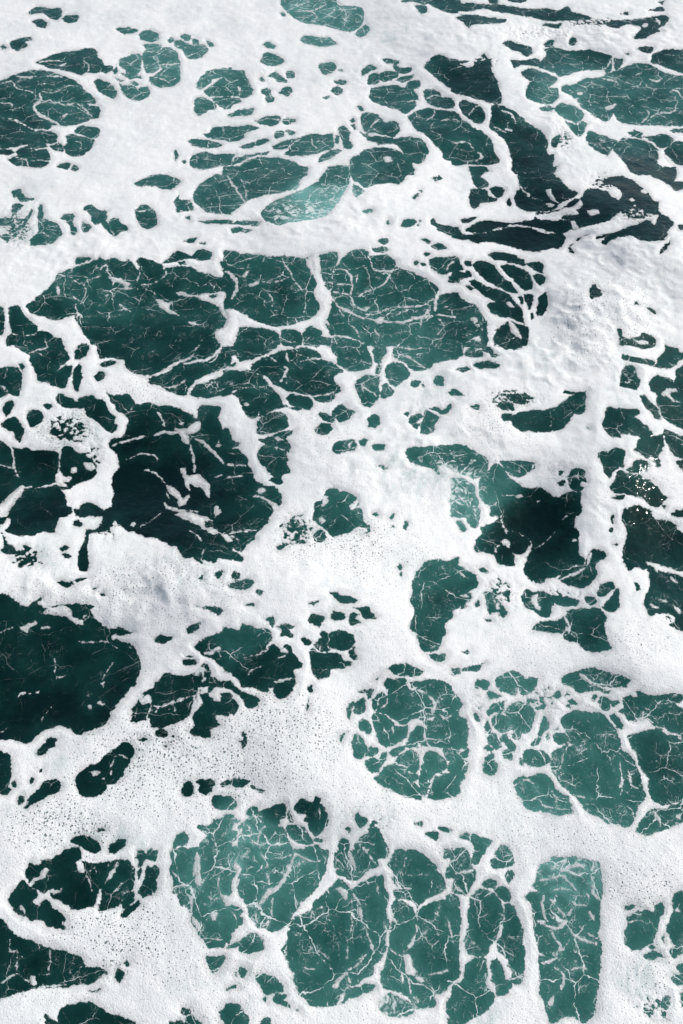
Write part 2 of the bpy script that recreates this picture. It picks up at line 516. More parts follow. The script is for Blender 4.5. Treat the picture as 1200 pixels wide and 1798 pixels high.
W 325 350 370 345 400 358 370 368
W 550 10 600 -20 690 -20 730 10 745 60 765 110 740 140 690 155 640 160 610 140 580 120 575 80 550 50
W 765 60 780 30 800 15 830 20 835 60 800 115 780 105
W 775 150 790 125 808 130 800 165 780 168
W 860 -20 1220 -20 1220 85 1150 100 1090 115 1070 140 1020 155 970 150 940 120 890 90 870 75 870 20
L 8 870 70 940 80 980 100 1040 140
L 6 870 30 960 38 1040 35
W 830 180 840 130 870 110 920 115 945 150 960 180 920 215 880 238 850 215
W 805 290 815 240 840 218 860 245 882 262 860 285 830 300
W 675 240 685 205 720 180 770 180 800 185 795 240 795 290 760 335 725 342 700 315
L 8 710 240 750 260 780 280
L 5 715 220 710 260
W 550 380 570 345 605 330 640 360 675 375 640 405 600 425 570 410
W 480 390 495 375 540 388 565 410 550 425 510 415
W 460 465 490 435 540 432 552 450 535 485 500 492 480 485
W 155 420 180 395 240 372 290 380 315 410 320 445 280 470 220 485 175 490 155 465
F 148 410 160 398 175 400 160 420
W 165 515 230 500 300 475 345 470 335 495 300 510 330 530 328 585 300 570 250 555 200 550 185 530
F 250 510 270 505 290 515 265 525
W 155 600 180 555 230 555 290 575 315 590 318 640 330 690 290 705 250 710 215 690 180 650
W 222 730 240 712 280 712 290 740 270 755 240 748
L 9 165 495 240 490 320 460
W -20 450 10 460 15 510 -20 520
W -20 525 20 520 60 540 55 558 0 555
W -20 570 50 570 100 610 108 645 130 680 140 720 200 760 260 770 280 800 285 850 240 890 230 920 -20 920
L 6 -10 652 100 652
L 8 0 710 80 712
F 145 790 180 770 205 785 170 800
F 135 820 150 808 230 835 270 870 250 900 220 850 180 830
W 740 420 760 390 790 390 800 410 770 445 750 455
W 765 455 790 420 800 430 775 460
W 965 225 980 203 1015 210 1000 240 975 240
W 1020 225 1035 218 1035 240
W 1085 215 1100 180 1135 190 1135 225 1100 235
W 1160 265 1200 262 1220 275 1180 280
W 930 380 950 372 960 385 945 398
W 955 415 985 385 1010 378 1020 395 985 440 965 435
W 975 445 1000 430 1015 440 995 460
W 1025 420 1030 380 1050 365 1090 380 1120 400 1085 440 1090 470 1050 490 1015 485
W 1065 350 1100 350 1130 365 1170 330 1175 350 1150 385 1110 375
W 548 570 565 540 610 520 665 520 680 550 670 575 620 575 580 590
W 690 525 715 508 735 520 720 555 700 545
W 765 550 790 540 828 545 820 575 790 580 770 570
F 620 545 660 530 640 560
W 1030 560 1080 550 1220 545 1220 670 1160 660 1110 640 1060 590
W 940 580 960 560 1010 555 1040 570 1060 595 1100 630 1120 640 1130 680 1110 700 1070 670 1000 650 950 625
F 1115 655 1160 675 1220 690 1220 720 1170 700 1190 760 1150 740 1115 695
W 1190 740 1220 700 1230 760
W 795 655 815 655 840 668 815 670
W 460 850 500 830 510 790 550 770 590 790 640 800 680 820 690 860 640 890 620 920 470 920
F 500 820 530 820 530 850 500 870
F 640 870 680 830 690 850 660 890
T 800 600
W -20 -20 70 -20 50 20 40 50 38 80 -20 85
W 45 65 65 40 100 35 105 60 80 82 50 75
W 90 80 110 50 140 45 140 80
W 140 40 165 25 195 40 200 60 165 60
W 180 70 205 62 228 75 190 82
W 100 30 110 -20 160 -20 165 10 130 30
W 210 -20 360 -20 350 20 340 35 280 45 230 30
W 95 120 140 110 180 105 232 118 220 140 170 140 120 140
W 85 342 110 330 128 335 128 362 100 355
W -20 255 10 258 45 285 0 285
W 0 150 60 130 75 150 40 160
W 215 340 240 315 290 320 310 355 300 362 250 358
W 285 290 330 275 400 290 420 290 415 300 360 310 370 325 310 325
W 245 390 260 380 300 378 290 415 260 420
W 290 415 310 385 380 365 470 360 530 345 560 320 610 290 640 270 688 262 685 310 670 375 620 385 590 430 550 465 500 475 420 475 350 470 305 445
W 565 270 580 255 640 270 600 280
W 865 205 880 150 900 125 940 130 960 180 970 220 950 250 900 245 870 230
W 875 90 880 65 920 80 1000 90 1050 110 1040 125 980 115 930 110
W 885 10 920 -20 1040 -20 1055 20 1020 40 960 30 900 15
F 940 0 1000 -5 1020 10 980 15
W 1045 130 1070 90 1100 50 1105 20 1160 35 1190 60 1220 60 1220 90 1180 95 1140 140 1080 140
W 1020 215 1060 180 1130 200 1150 220 1165 150 1220 110 1220 480 1180 450 1110 420 1085 390 1060 330 1060 285 1030 255
F 1085 280 1110 245 1160 250 1165 262 1130 270 1140 300 1195 322 1150 318 1110 292
W 970 290 1000 282 1010 305 1050 340 1080 390 1080 415 1050 400 1020 360 990 330
W 1095 460 1130 470 1180 500 1220 520 1220 620 1180 615 1140 590 1125 550 1105 520
F 1185 540 1220 520 1220 560
W 1155 630 1220 620 1220 690 1180 670
W 785 400 800 350 830 345 900 355 960 360 970 380 930 400 980 420 1010 455 1040 480 1030 500 1090 490 1100 530 1085 580 1070 605 1085 650 1060 665 1030 620 960 590 945 570 960 520 965 500 900 485 870 490 870 505 810 490 780 450
F 910 500 960 495 970 510 945 520 955 560 930 560
W 745 590 770 578 810 580 850 555 900 590 885 620 870 660 830 690 810 720 790 690 770 640
W 865 660 885 650 890 670
W 900 680 940 640 980 625 1025 640 1010 680 940 690
W 815 770 840 720 870 680 900 690 960 700 1000 720 1060 760 1090 800 1115 820 1070 870 1020 865 980 830 930 810 880 800 840 800
W 825 825 860 810 890 810 880 838
F 900 810 940 810 1000 835 1030 870 960 860 910 840
W 890 895 920 870 980 868 1020 890 1020 920 890 920
W 1085 870 1100 860 1110 885
W 1140 900 1170 890 1220 880 1220 920 1140 920
W -20 545 40 545 80 570 150 600 168 630 165 680 150 700 100 722 60 705 -20 675
W 130 720 170 690 200 645 235 650 260 690 280 715 320 740 360 770 400 775 440 765 490 795 530 820 560 815 600 790 660 790 665 830 650 920 190 920 185 870 140 845 125 790
F 320 815 340 808 352 820 335 828
F 425 840 440 838 435 850
F 205 855 215 850 215 865
W 235 635 270 622 340 628 400 635 425 658 400 680 340 710 300 700 260 680
W -20 725 40 725 90 760 110 800 120 870 115 920 -20 920
F 0 785 20 790 0 800
L 6 10 810 40 840 70 870
W 590 720 610 680 640 665 685 680 680 720 690 745 660 740 655 760 680 770 640 790 600 770 600 740
F 620 710 650 705 650 730
W 540 745 570 735 580 750 555 765
W 690 455 705 452 703 465
T 0 900
W 60 -20 340 -20 310 30 300 70 295 105 250 105 200 110 150 125 80 118 40 100 30 95 60 60
W 0 75 20 50 40 20 30 10 -20 30 -20 80
W 10 110 40 160 80 190 85 215 40 222 10 205 20 180
W 120 180 135 170 155 190 145 205
W 95 285 110 255 150 235 190 230 200 240 150 265 110 292
W 150 285 175 265 180 275
W 205 262 220 255 225 268
W 315 190 340 178 358 188 345 205 325 205
W 330 225 350 215 378 235 365 245 340 238
W 385 50 410 40 435 55 430 70 400 72
W 390 -20 500 -20 480 15 430 25 400 15
W 410 290 420 200 440 165 460 90 490 95 530 60 560 -20 620 -20 640 40 610 45 580 80 540 100 480 110 460 150 465 230 470 290 440 310
W 300 370 330 362 390 370 370 395 330 388
W 390 360 430 348 460 352 410 368
W 480 400 510 395 490 412
W 535 430 550 425 555 437 542 440
W 640 -20 1220 -20 1220 250 1160 240 1130 270 1090 270 1060 265 1020 240 970 245 950 205 930 175 900 180 850 150 790 130 730 115 680 95 640 80 610 40
F 920 15 960 -5 1040 10 1100 30 1125 45 1080 50 1085 80 1130 80 1155 110 1120 115 1060 80 1010 50
L 4 740 75 800 40 850 0
F 700 50 718 60 705 75 690 68
L 6 1060 250 1075 200 1090 180
F 1060 250 1100 265 1150 270 1130 285 1080 280
L 5 1000 100 1050 130 1060 160
F 1125 0 1160 -20 1170 0 1135 25
F 1160 110 1220 120 1220 150 1190 145
W 1130 320 1160 308 1182 320 1150 348
W 1040 350 1070 330 1060 360
W 1040 495 1080 495 1150 500 1175 520 1150 545 1110 520
W 978 615 1010 595 1050 590 1045 610 1010 635
W 815 675 840 650 880 655 912 658 870 690 835 692
W -20 432 40 440 90 465 110 490 150 495 180 470 215 450 230 480 270 500 300 490 360 485 400 485 470 485 498 495 480 515 500 560 540 585 570 615 640 610 700 635 650 645 610 650 640 680 700 695 725 750 745 820 720 880 700 920 -20 920
F 200 480 230 455 245 490 290 500 345 490 380 520 390 555 445 560 440 595 400 590 350 550 280 545 220 535 250 510
F 440 550 470 540 445 565
F 105 605 130 595 165 580 190 568 195 585 160 605 140 635 115 620
F 215 605 245 598 270 605 255 622
L 10 600 655 650 660 710 655
F 590 655 612 645 620 665 600 672
L 5 420 680 480 685 540 680 600 690
F 675 705 695 712 685 722
L 4 0 630 60 610 100 590
L 5 290 860 320 870 350 860
L 4 540 880 570 830 600 790
L 3 290 760 295 880
L 4 590 700 620 720
W 1025 710 1060 680 1100 650 1140 640 1220 635 1220 830 1180 820 1140 780 1110 770 1080 762 1060 740
F 1075 745 1110 730 1150 708 1165 720 1110 748
L 5 1150 730 1165 765 1130 775
W 955 785 980 775 1020 770 1030 790 990 805
W 980 760 1010 750 1025 765
W 820 920 850 860 900 850 960 860 1010 850 1050 820 1080 800 1110 830 1110 870 1220 890 1220 920
F 1030 790 1080 765 1120 790 1160 830 1220 850 1220 870 1140 870 1110 820 1070 795
T 400 900
W -20 -20 230 -20 215 30 195 70 155 105 140 150 100 170 70 210 30 190 0 160 -20 165
L 6 -20 110 80 100 150 95
L 7 20 120 60 150
W -20 190 40 210 80 240 70 260 20 245 -20 240
W 15 325 40 308 65 320 60 348 25 350
W 0 380 50 362 110 350 145 375 120 400 60 408 10 395
W 152 420 170 408 188 415 170 435
W 90 485 140 478 140 490
W 260 190 290 165 330 165 290 195
W 335 155 365 120 385 110 370 145
W 375 165 400 140 408 165
W 395 100 415 90 412 115
W 350 70 375 40 385 60 360 80
W 330 40 360 20 350 45
W 365 20 400 5 390 20
W 430 85 450 80 440 95
W 450 20 470 -20 700 -20 710 30 735 60 730 80 690 75 660 95 600 115 560 128 530 110 500 75 470 60
F 480 35 500 25 518 45 500 60 485 52
W 452 125 465 100 490 93 515 110 515 140 490 155 460 145
W 730 70 745 65 750 100 700 115 740 95
W 765 10 785 0 800 15 780 20
W 850 30 870 10 870 40
W 860 80 875 65 885 80
W 920 80 935 45 950 50 935 90
W 890 285 905 270 918 280 910 305 895 300
W 903 325 915 320 918 338 905 338
W 537 430 580 425 610 435 640 440 678 465 660 480 620 478 585 470
W 430 480 450 468 480 468 450 490
W 420 570 440 535 480 538 512 555 495 590 480 605 450 590
W 540 555 555 515 580 518 622 535 615 560 570 570
W 660 505 700 500 740 497 760 525 778 555 745 563 710 545 690 520
W 640 565 660 530 690 540 670 560 700 580 660 595
W 385 665 400 653 445 685 435 695 400 690
W 488 640 500 620 540 635 590 622 640 640 668 660 660 700 620 728 570 720 530 690 510 660
W 455 700 480 665 510 665 530 690 545 725 500 735 460 715
W 435 760 440 720 460 720 480 740 550 740 600 750 610 780 650 780 650 810 600 822 550 825 540 850 490 872 450 855
L 7 520 680 545 720 600 740
L 6 480 740 490 700
W 640 735 665 710 670 740 685 770 660 770
W 200 560 230 550 245 580 235 600
W -20 600 60 620 75 590 110 595 150 615 200 612 230 640 225 680 205 705 200 718 250 700 290 720 300 700 330 700 345 740 390 800 375 825 350 830 355 920 80 920 50 880 0 850 -20 845
F 280 720 300 710 318 745 290 740
L 5 80 770 180 740 220 715
L 5 100 880 130 830 200 800
L 5 260 770 300 760 315 740
L 5 30 770 60 760
L 8 240 895 310 880 350 870
W 255 605 300 590 350 598 350 612 320 615 348 640 345 660 310 645 280 650 290 620
W 970 400 980 350 1010 300 1040 265 1090 245 1150 258 1220 240 1220 500 1190 545 1145 580 1145 640 1120 690 1105 720 1070 735 1020 725 1010 680 995 640 960 610 985 520 970 480
F 1185 520 1230 495 1230 580 1190 560
W 1060 750 1100 745 1145 748 1140 780 1110 785 1085 775
W 840 825 880 800 930 795 990 820 1030 835 1010 860 950 865 890 858
L 5 930 800 925 840 900 855
W 770 885 785 865 802 855 800 875 780 892
W 1175 840 1200 825 1220 850 1190 855
W 840 895 900 890 1130 895 1130 920 840 920
T 800 900
W 60 -20 130 -20 120 40 115 75 85 78 60 50
W 10 50 30 50 55 90 50 105 25 95
W 190 -20 640 -20 625 70 640 90 650 150 655 220 675 250 670 290 690 250 720 200 760 200 790 220 780 250 740 270 740 340 720 370 660 400 600 385 560 370 540 350 560 330 480 350 460 375 400 360 360 320 350 290 330 280 300 280 260 285 225 270 205 220 110 200 100 170 140 110 130 80 200 50 230 20
L 9 240 20 255 70 270 110
F 235 150 260 142 290 165 285 185 250 170
L 8 240 170 215 190 210 220
F 300 215 350 225 380 190 400 165 395 200 370 260 350 300 320 285 305 245
L 4 300 100 380 130 400 165
L 4 415 190 480 150 520 100
F 560 35 580 12 605 8 580 30
F 612 145 630 135 640 150 620 158
F 500 385 560 345 620 320 690 290 690 305 620 335 560 360 510 385
F 715 205 720 230 700 280 690 290 690 250
W 350 440 380 405 410 420 440 420 520 430 560 440 600 450 655 460 640 490 580 495 560 500 540 480 510 480 500 540 480 555 440 540 410 520 390 510 360 480
F 395 450 430 430 435 480 450 510 430 520 400 480
F 540 390 565 410 560 440 480 430 450 410 480 395
F 505 490 530 475 545 500 530 520 505 540
W 400 620 420 590 470 575 540 570 575 550 585 600 560 640 540 635 500 630 440 630
F 405 645 440 628 500 632 530 645 490 658 420 655
W 590 520 640 510 690 505 740 500 775 520 795 560 785 610 800 660 820 720 800 732 750 730 700 732 660 712 630 685 580 672 565 650 590 620
L 10 570 530 595 580 600 630 580 650
L 6 600 630 640 670
W 685 450 710 445 740 460 740 480 710 485 690 470
W 760 380 800 365 830 370 835 400 820 410 790 440 750 440 740 420 760 410
F 660 400 700 385 750 360 765 385 740 410 700 412 670 412
W 780 500 800 470 830 440 840 400 862 400 865 450 860 500 830 525 790 515
W 810 100 820 82 835 90 825 108
W 830 170 850 165 850 175
W 820 20 835 15 830 60 820 50
W 890 -20 1020 -20 1040 20 1110 50 1150 60 1180 100 1220 110 1220 320 1160 300 1090 280 1040 265 1000 262 1010 290 980 300 960 290 910 310 890 270 880 200 905 130 895 80 880 40
W 1005 290 1030 280 1060 310 1120 320 1170 330 1220 380 1220 620 1180 620 1130 590 1130 545 1080 530 1020 540 1000 500 990 470 1010 430 1020 390 1020 340
F 1030 470 1080 500 1060 510 1030 490
F 1060 455 1120 470 1100 475
F 1150 490 1190 510 1180 540 1155 510
L 6 1130 340 1170 375
F 1040 540 1090 530 1150 550 1150 580 1100 600 1050 570
W 940 370 960 370 970 410 950 420
W -20 290 40 290 110 340 120 370 100 400 60 420 90 430 70 470 50 500 -20 508
F 30 440 60 428 70 440 45 448
F 85 415 105 410 105 435 85 440
L 10 0 300 70 350
W 150 430 180 420 200 440 220 460 250 490 275 530 250 545 210 520 180 540
F 190 465 215 455 210 480
F 210 490 225 475 230 510 215 515
W 230 545 260 545 250 555
W 155 565 185 558 190 572 165 575
W 100 480 120 460 130 490 115 500
W 120 300 150 290 170 315 130 315
W 38 738 60 725 75 740 60 748
W 35 830 60 815 110 800 150 795 120 830 60 838
W -20 820 25 820 10 845 -20 855
W 120 895 150 885 180 888 170 920 120 920
W 210 885 240 860 300 835 340 850 370 880 400 920 220 920
W 565 870 620 845 690 828 760 830 830 845 880 865 930 885 900 920 640 920 570 905
L 14 650 850 700 880 720 910
T 0 1200
W -20 -20 715 -20 690 20 640 80 600 130 580 150 575 180 560 210 520 240 490 258 450 258 410 270 370 240 320 222 280 230 240 250 190 280 150 310 100 305 40 300 -20 290
F 510 105 525 92 548 110 540 122
F 462 122 475 115 492 128 478 136
F 530 0 550 -10 540 20
F 95 65 120 50 135 58 100 75
L 5 160 55 200 45
L 4 0 255 45 235
L 3 200 220 230 180 270 120
F 450 60 465 52 468 68
W -20 350 20 358 60 380 65 430 55 500 40 540 60 560 40 585 15 590 0 570 -20 545
W 55 520 70 512 95 530 85 548 65 540
W 186 365 220 335 250 315 245 300 280 280 305 285 290 320 300 332 260 345 220 380
W 155 515 170 500 182 505 170 528
W 205 460 220 450 215 468
W 95 630 110 595 130 590 125 620 105 640
W 135 655 150 610 200 560 230 520 280 505 315 525 325 550 290 575 230 610 180 635
W 405 545 405 500 430 465 490 430 520 415 570 365 630 325 680 315 705 345 712 375 690 400 665 440 640 490 600 530 560 530 555 560 520 595 470 600 430 590
F 472 475 500 460 532 462 510 485 490 492
L 7 610 385 640 382 670 395
L 8 590 440 605 400
L 7 585 490 595 460
F 540 500 552 492 555 515
W 705 130 725 95 770 70 780 60 790 110 750 150 720 160 700 140
W 693 205 700 165 720 160 770 125 795 110 805 130 780 190 740 205
W 755 60 800 30 830 -20 1050 -20 1040 30 1030 80 1025 120 990 175 940 205 880 225 848 242 800 225 790 190 805 130
L 10 855 120 920 95 980 80 1030 70
F 1040 40 1030 80 1050 100 1030 140 1000 170 1015 120 1020 80
L 4 915 110 930 160
F 735 85 780 65 800 80 790 105 750 110
L 7 800 120 835 118 825 150
L 8 780 190 800 120
W 1050 40 1060 60 1100 50 1100 20 1125 20 1110 55 1130 80 1165 95 1165 60 1220 60 1220 160 1140 170 1150 200 1165 220 1110 245 1115 280 1080 292 1030 280 990 250 1040 225 1010 180 1050 130 1070 100
F 1105 60 1125 40 1165 60 1165 95 1130 90
W 820 255 850 245 885 260 870 282 830 282
W 735 293 760 285 780 290 790 300 760 305
W 895 280 910 275 913 290
W 865 325 885 320 880 335
W 952 570 970 530 1000 515 1025 560 1020 590 985 600 960 590
W 1030 520 1060 505 1110 508 1132 525 1120 560 1090 585 1050 570 1050 545
W 1110 620 1130 598 1160 595 1220 600 1220 640 1170 665 1130 645
W 1165 530 1190 512 1220 515 1220 540 1180 545
W 375 835 400 808 440 803 490 820 528 855 520 880 490 895 450 880 430 860 390 850
W 355 890 380 865 420 862 432 890 420 920 350 920
W 565 880 590 845 625 825 665 828 655 855 620 885 580 895
W 500 775 540 768 558 776 530 780
W 745 900 760 880 775 900 790 880 805 870 820 920 745 920
W 915 880 925 830 945 795 970 780 990 810 985 850 950 860
W 915 920 915 880 960 870 1010 880 1020 920
W 1040 760 1060 740 1110 745 1120 720 1150 720 1220 715 1220 920 1050 920 1060 840 1090 800
T 400 1200
W -20 60 30 80 62 120 50 150 30 160 0 148 -20 150
W -20 -20 20 10 60 30 90 50 130 60 165 85 160 110 135 132 105 122 80 95 60 60 20 40 -20 20
W 85 -20 240 -20 210 10 215 35 180 40 150 25 110 15
W 240 30 270 -20 350 -20 348 30 325 65 290 80 265 78 245 55
W 428 20 448 10 445 40 432 45
W 412 110 420 85 424 130 415 145
W 60 305 80 290 78 270 92 258 100 270 92 295 95 325 80 338 75 318
W 10 520 30 505 80 505 115 518 90 540 40 545
W 120 548 140 540 198 570 180 580 145 565
W -20 610 10 615 25 608 42 635 20 660 -20 655
W 600 265 615 262 615 290 600 310 595 290
W 628 150 640 110 655 100 660 120 650 165 640 190
W 665 120 680 90 710 75 725 90 720 140 690 165 670 150
W 695 50 720 30 770 35 760 75 745 85 730 60
W 692 215 710 190 740 195 760 230 755 260 740 270 720 250 700 245
W 658 340 660 290 680 268 710 300 732 340 720 385 690 395 665 370
W 728 380 735 345 760 335 792 350 780 375 750 390
W 732 430 740 405 780 400 812 415 812 440 790 470 760 472 740 455
W 800 370 830 360 835 400 820 425 808 400
W 765 100 780 75 820 50 840 85 840 30 830 10 850 -20 940 -20 950 30 980 40 1020 0 1040 -20 1120 -14 1150 5 1182 30 1205 62 1220 90 1220 160 1180 165 1150 180 1120 165 1060 185 1040 200 1000 190 960 200 940 215 900 210 860 185 830 165 800 155 770 140
L 8 820 40 845 30 830 110 810 130
L 12 945 -10 955 30
L 16 1060 70 1090 110 1075 160
L 7 1100 100 1150 70
L 4 1020 60 1015 180
L 10 1000 40 1050 60
W 765 175 790 160 830 170 870 215 880 230 940 225 950 260 930 290 900 310 850 330 810 320 790 290 780 240
L 7 870 220 875 260
W 945 320 960 280 980 240 1010 218 1040 240 1045 285 1030 300 1060 330 960 340
W 1040 210 1080 195 1110 170 1150 190 1180 170 1220 170 1220 345 1100 340 1050 310 1050 240
L 8 1045 235 1035 290 1090 300 1150 290 1195 270
W 840 365 880 340 940 330 920 360 880 385
W 770 505 800 480 830 440 880 425 920 440 1000 480 1005 500 960 525 990 545 1020 560 1020 612 980 605 930 590 870 565 820 545
W 880 410 910 380 960 350 995 365 1008 400 1005 450 980 475 920 440
L 7 880 430 930 440 960 465 1000 475
W 1030 400 1040 370 1080 360 1120 375 1145 410 1155 450 1130 470 1090 490 1060 540 1040 600 1025 580 1005 530 1015 480
W 1060 570 1090 500 1130 475 1180 480 1220 500 1220 580 1150 605 1090 610 1055 600
L 10 1060 560 1090 490 1140 480
W 1135 350 1180 345 1220 360 1220 395 1150 405
W 1175 410 1220 395 1220 480 1180 490 1165 450
W 352 662 375 620 410 612 445 625 462 595 492 610 495 640 525 690 520 735 495 785 460 805 440 780 420 740 405 720 420 680 390 690
L 8 490 650 480 720
W 100 690 115 655 155 648 150 690 125 705
W 160 690 185 665 240 650 290 640 305 660 305 700 285 720 270 750 230 755 180 730
W 315 680 325 665 345 730 325 735
W 60 830 90 740 130 710 170 720 200 750 280 755 300 790 320 830 340 870 335 920 60 920
L 8 70 830 130 830 160 850 220 855 300 850
L 7 160 850 170 780 200 750
L 6 100 750 130 790 110 830
W 305 780 320 745 360 745 400 760 430 800 450 840 400 850 350 830
W 395 870 440 850 480 850 490 870 480 920 400 920
W 450 825 480 818 505 830 495 840
W -20 700 30 690 40 720 10 755 -20 750
W -20 860 50 850 80 870 100 920 -20 920
W -20 770 30 780 50 820 -20 840
W 575 880 585 840 610 815 640 840 640 880 625 920 580 920
W 620 770 630 755 645 765 635 788
W 670 690 690 675 700 700 740 710 735 740 700 755 680 730
W 670 890 680 840 700 810 740 790 750 765 790 760 810 790 835 850 835 920 670 920
F 710 870 755 870 745 895 720 885
W 975 735 1020 730 1025 755 990 745
W 1050 790 1070 780 1100 785 1115 810 1095 822 1060 808
W 1105 765 1140 758 1182 775 1160 790 1120 780
W 885 882 930 890 960 900 960 920 890 920
W 1140 880 1220 875 1220 920 1140 920
T 800 1200
W -20 70 8 80 34 115 30 128 0 128 -20 130
W -20 165 20 172 50 185 60 240 70 260 60 320 45 345 -20 350
W -20 385 20 375 60 345 68 370 50 390
W -20 390 30 398 68 420 55 480 40 515 -20 520
W -20 525 10 530 5 560 -20 570
W 105 30 115 -20 180 -20 175 30 150 35 130 25
W 165 60 180 40 210 45 240 70 200 75 180 95
W 235 30 240 -20 310 -20 325 50 300 65 260 50
W 330 20 340 -20 430 -20 415 30 380 60 350 60
W 168 155 185 120 220 105 250 100 255 125 240 160 200 165 175 175
W 185 210 200 180 240 165 280 180 290 210 285 245 250 255 220 240
W 258 150 300 105 350 95 390 110 412 150 410 200 400 240 380 265 350 270 320 300 300 280 310 255 290 240 290 205 285 180
W 98 170 110 160 125 180 120 203 105 195
W 150 230 160 200 180 230 170 260 155 255
W 178 320 170 280 190 258 230 300 242 335 205 345
W 150 345 175 330 198 350 180 365 160 362
W 145 450 150 410 170 375 195 370 210 410 228 425 215 470 185 488 155 475
W 240 290 270 270 300 310 290 340 300 380 290 405 250 385 245 360 280 345 250 310
W 290 330 310 320 315 355 295 360
W 360 370 380 348 430 350 470 365 495 395 490 430 440 442 390 440 370 425
W 340 415 350 398 362 415 350 430
W 405 320 430 280 445 240 460 200 475 170 488 200 480 240 450 280 440 310 420 330
W 470 285 485 270 495 285 480 298
W 510 65 530 45 552 42 555 70 530 80
W 598 95 615 85 645 100 640 112 605 108
W 580 70 595 45 605 60
W 585 120 600 110 605 135
W 580 -20 880 -20 880 10 840 20 770 25 770 40 690 45 640 45 620 15
W 755 50 780 38 815 38 800 58
W 725 80 740 62 752 75 735 90
L 10 720 -10 760 20 820 25 880 20
W 765 125 755 85 790 78 815 95 810 130 790 142
W 815 95 850 92 860 110 830 125
W 865 150 880 138 885 158
W 555 190 580 160 620 148 690 152 740 155 790 175 830 220 850 260 865 310 880 350 910 370 930 400 950 430 975 490 990 540 1005 590 990 620 960 660 930 740 890 760 850 745 800 735 750 710 700 680 660 640 620 590 590 560 550 520 510 470 505 400 520 350 590 330 600 300 580 260
L 6 600 335 570 380 555 440 550 490
L 10 590 345 600 330
L 4 600 335 660 320 700 330 760 315 860 322
L 5 740 275 800 270 850 275
L 5 870 330 870 420 875 500 880 560 870 590
F 870 480 885 520 885 545 865 560
L 5 910 450 920 520 930 545 965 555
L 4 890 490 940 470
L 5 620 590 680 605 730 610
L 3 710 330 725 380
L 5 905 655 935 670 940 720
W 520 270 550 258 590 290 590 315 550 320 525 300
W 518 240 540 232 545 248
W 300 525 330 500 360 490 420 482 460 480 490 500 520 550 560 580 590 600 600 640 618 685 560 692 480 685 420 668 370 655 340 610 320 560
L 6 300 545 370 510 410 520 440 580
L 7 445 610 460 645 500 655 600 665
L 5 510 560 530 600 590 610
L 5 540 605 530 640
W 880 80 930 60 970 35 1000 60 1060 65 1120 55 1180 60 1220 80 1160 110 1170 130 1220 150 1220 290 1160 265 1080 240 1040 225 1020 195 1000 190 960 195 910 190 890 150
L 10 990 250 1030 235 1080 235 1140 265 1200 300
L 6 920 200 980 185 1010 190 1040 215
L 6 985 180 985 150
L 6 1045 80 1070 105 1140 105
L 6 990 120 1020 140
F 910 60 940 45 960 60 950 80
W 900 280 960 260 1000 245 1060 245 1130 270 1220 310 1220 610 1160 630 1100 640 1050 625 1030 590 1015 520 985 460 950 370 920 320
W 950 780 970 740 1000 700 1040 660 1100 665 1160 640 1220 620 1220 700 1190 735 1130 760 1080 775 1000 800
L 10 1045 680 1070 720 1080 760
F 1150 700 1190 685 1180 715
W 815 165 840 160 870 200 880 240 850 235 830 200
W 20 800 50 788 70 800 110 795 130 810 190 825 180 860 160 900 100 910 95 860 70 830 30 820
W 210 895 240 850 275 860 290 895 240 905
W -20 870 10 890 -20 910
T 0 1500
W 140 100 160 50 200 55 230 40 300 10 340 -20 410 -20 430 20 410 60 440 40 500 50 560 40 600 35 650 30 690 45 705 70 715 90 705 130 700 190 660 200 640 250 600 285 560 290 530 290 530 240 505 275 460 280 420 290 380 295 370 275 320 240 280 230 260 190 230 200 200 190 170 180 150 140
F 400 40 430 30 450 70 440 100 420 80
L 8 460 110 480 160 490 195
L 14 620 50 590 95 550 150
L 20 535 180 520 240 515 290
L 9 600 200 640 165 655 155
L 7 470 90 500 70 510 90
W 720 -20 760 -20 770 30 740 75 725 70
W 780 -20 830 -20 820 30 790 20
W 725 90 740 80 735 130 725 130
W 760 140 780 60 800 70 815 60 838 80 830 140 820 200 780 215 750 228 735 215 735 180
W 645 250 660 215 690 195 712 205 700 250 670 290 650 285
W 645 335 650 300 700 260 730 232 735 260 720 295 690 320
F 150 170 180 130 210 110 230 75 250 70 255 95 235 130 200 140 170 175
W 50 245 60 210 90 160 130 145 150 170 190 190 195 220 180 250 200 260 240 240 265 250 270 280 310 300 340 330 350 355 335 360 340 390 300 395 250 385 240 345 200 345 150 345 130 310 120 330 90 310 65 280
F 180 250 195 215 215 200 255 210 265 235 230 240 210 240 205 265 185 265
F 260 200 275 185 300 200 335 185 330 195 290 212
L 12 110 270 125 310
W -20 330 20 345 50 390 100 430 170 455 190 475 250 490 310 505 370 515 420 535 450 570 460 590 510 597 550 605 567 625 540 645 510 650 490 675 440 690 380 690 360 705 290 710 240 700 190 705 130 725 60 745 -20 770
F 155 650 165 640 190 650 200 690 170 695
L 8 10 680 60 640 90 630
L 5 90 630 130 660 150 670
L 6 50 440 50 510 90 520 130 550
L 6 200 480 205 505
L 5 90 510 95 570 90 620
L 5 260 500 270 560 260 620
L 6 380 670 400 630 440 590
L 5 370 620 385 540
L 4 210 640 260 630
L 9 210 700 290 700 350 690
W 655 570 670 562 688 575 670 582
W 602 650 612 605 635 597 652 620 645 655 625 675
W 472 715 520 712 510 722 480 722
W 310 830 340 800 400 785 480 782 510 800 560 830 620 850 690 870 730 910 310 920
W 235 850 245 845 260 870 300 880 340 920 260 920
W 910 -20 1220 -20 1220 470 1190 460 1180 490 1100 500 1085 480 1070 455 1030 400 1010 360 1005 310 990 270 960 265 940 240 930 205 905 200 910 150 895 80 905 40
L 20 1035 -10 1045 60 1055 170
L 16 1020 110 1030 50 1040 -10
L 9 1030 190 1010 260 1010 330
F 1015 330 1040 350 1065 425 1035 395 1015 365
F 1110 310 1130 300 1155 310 1145 350 1120 345
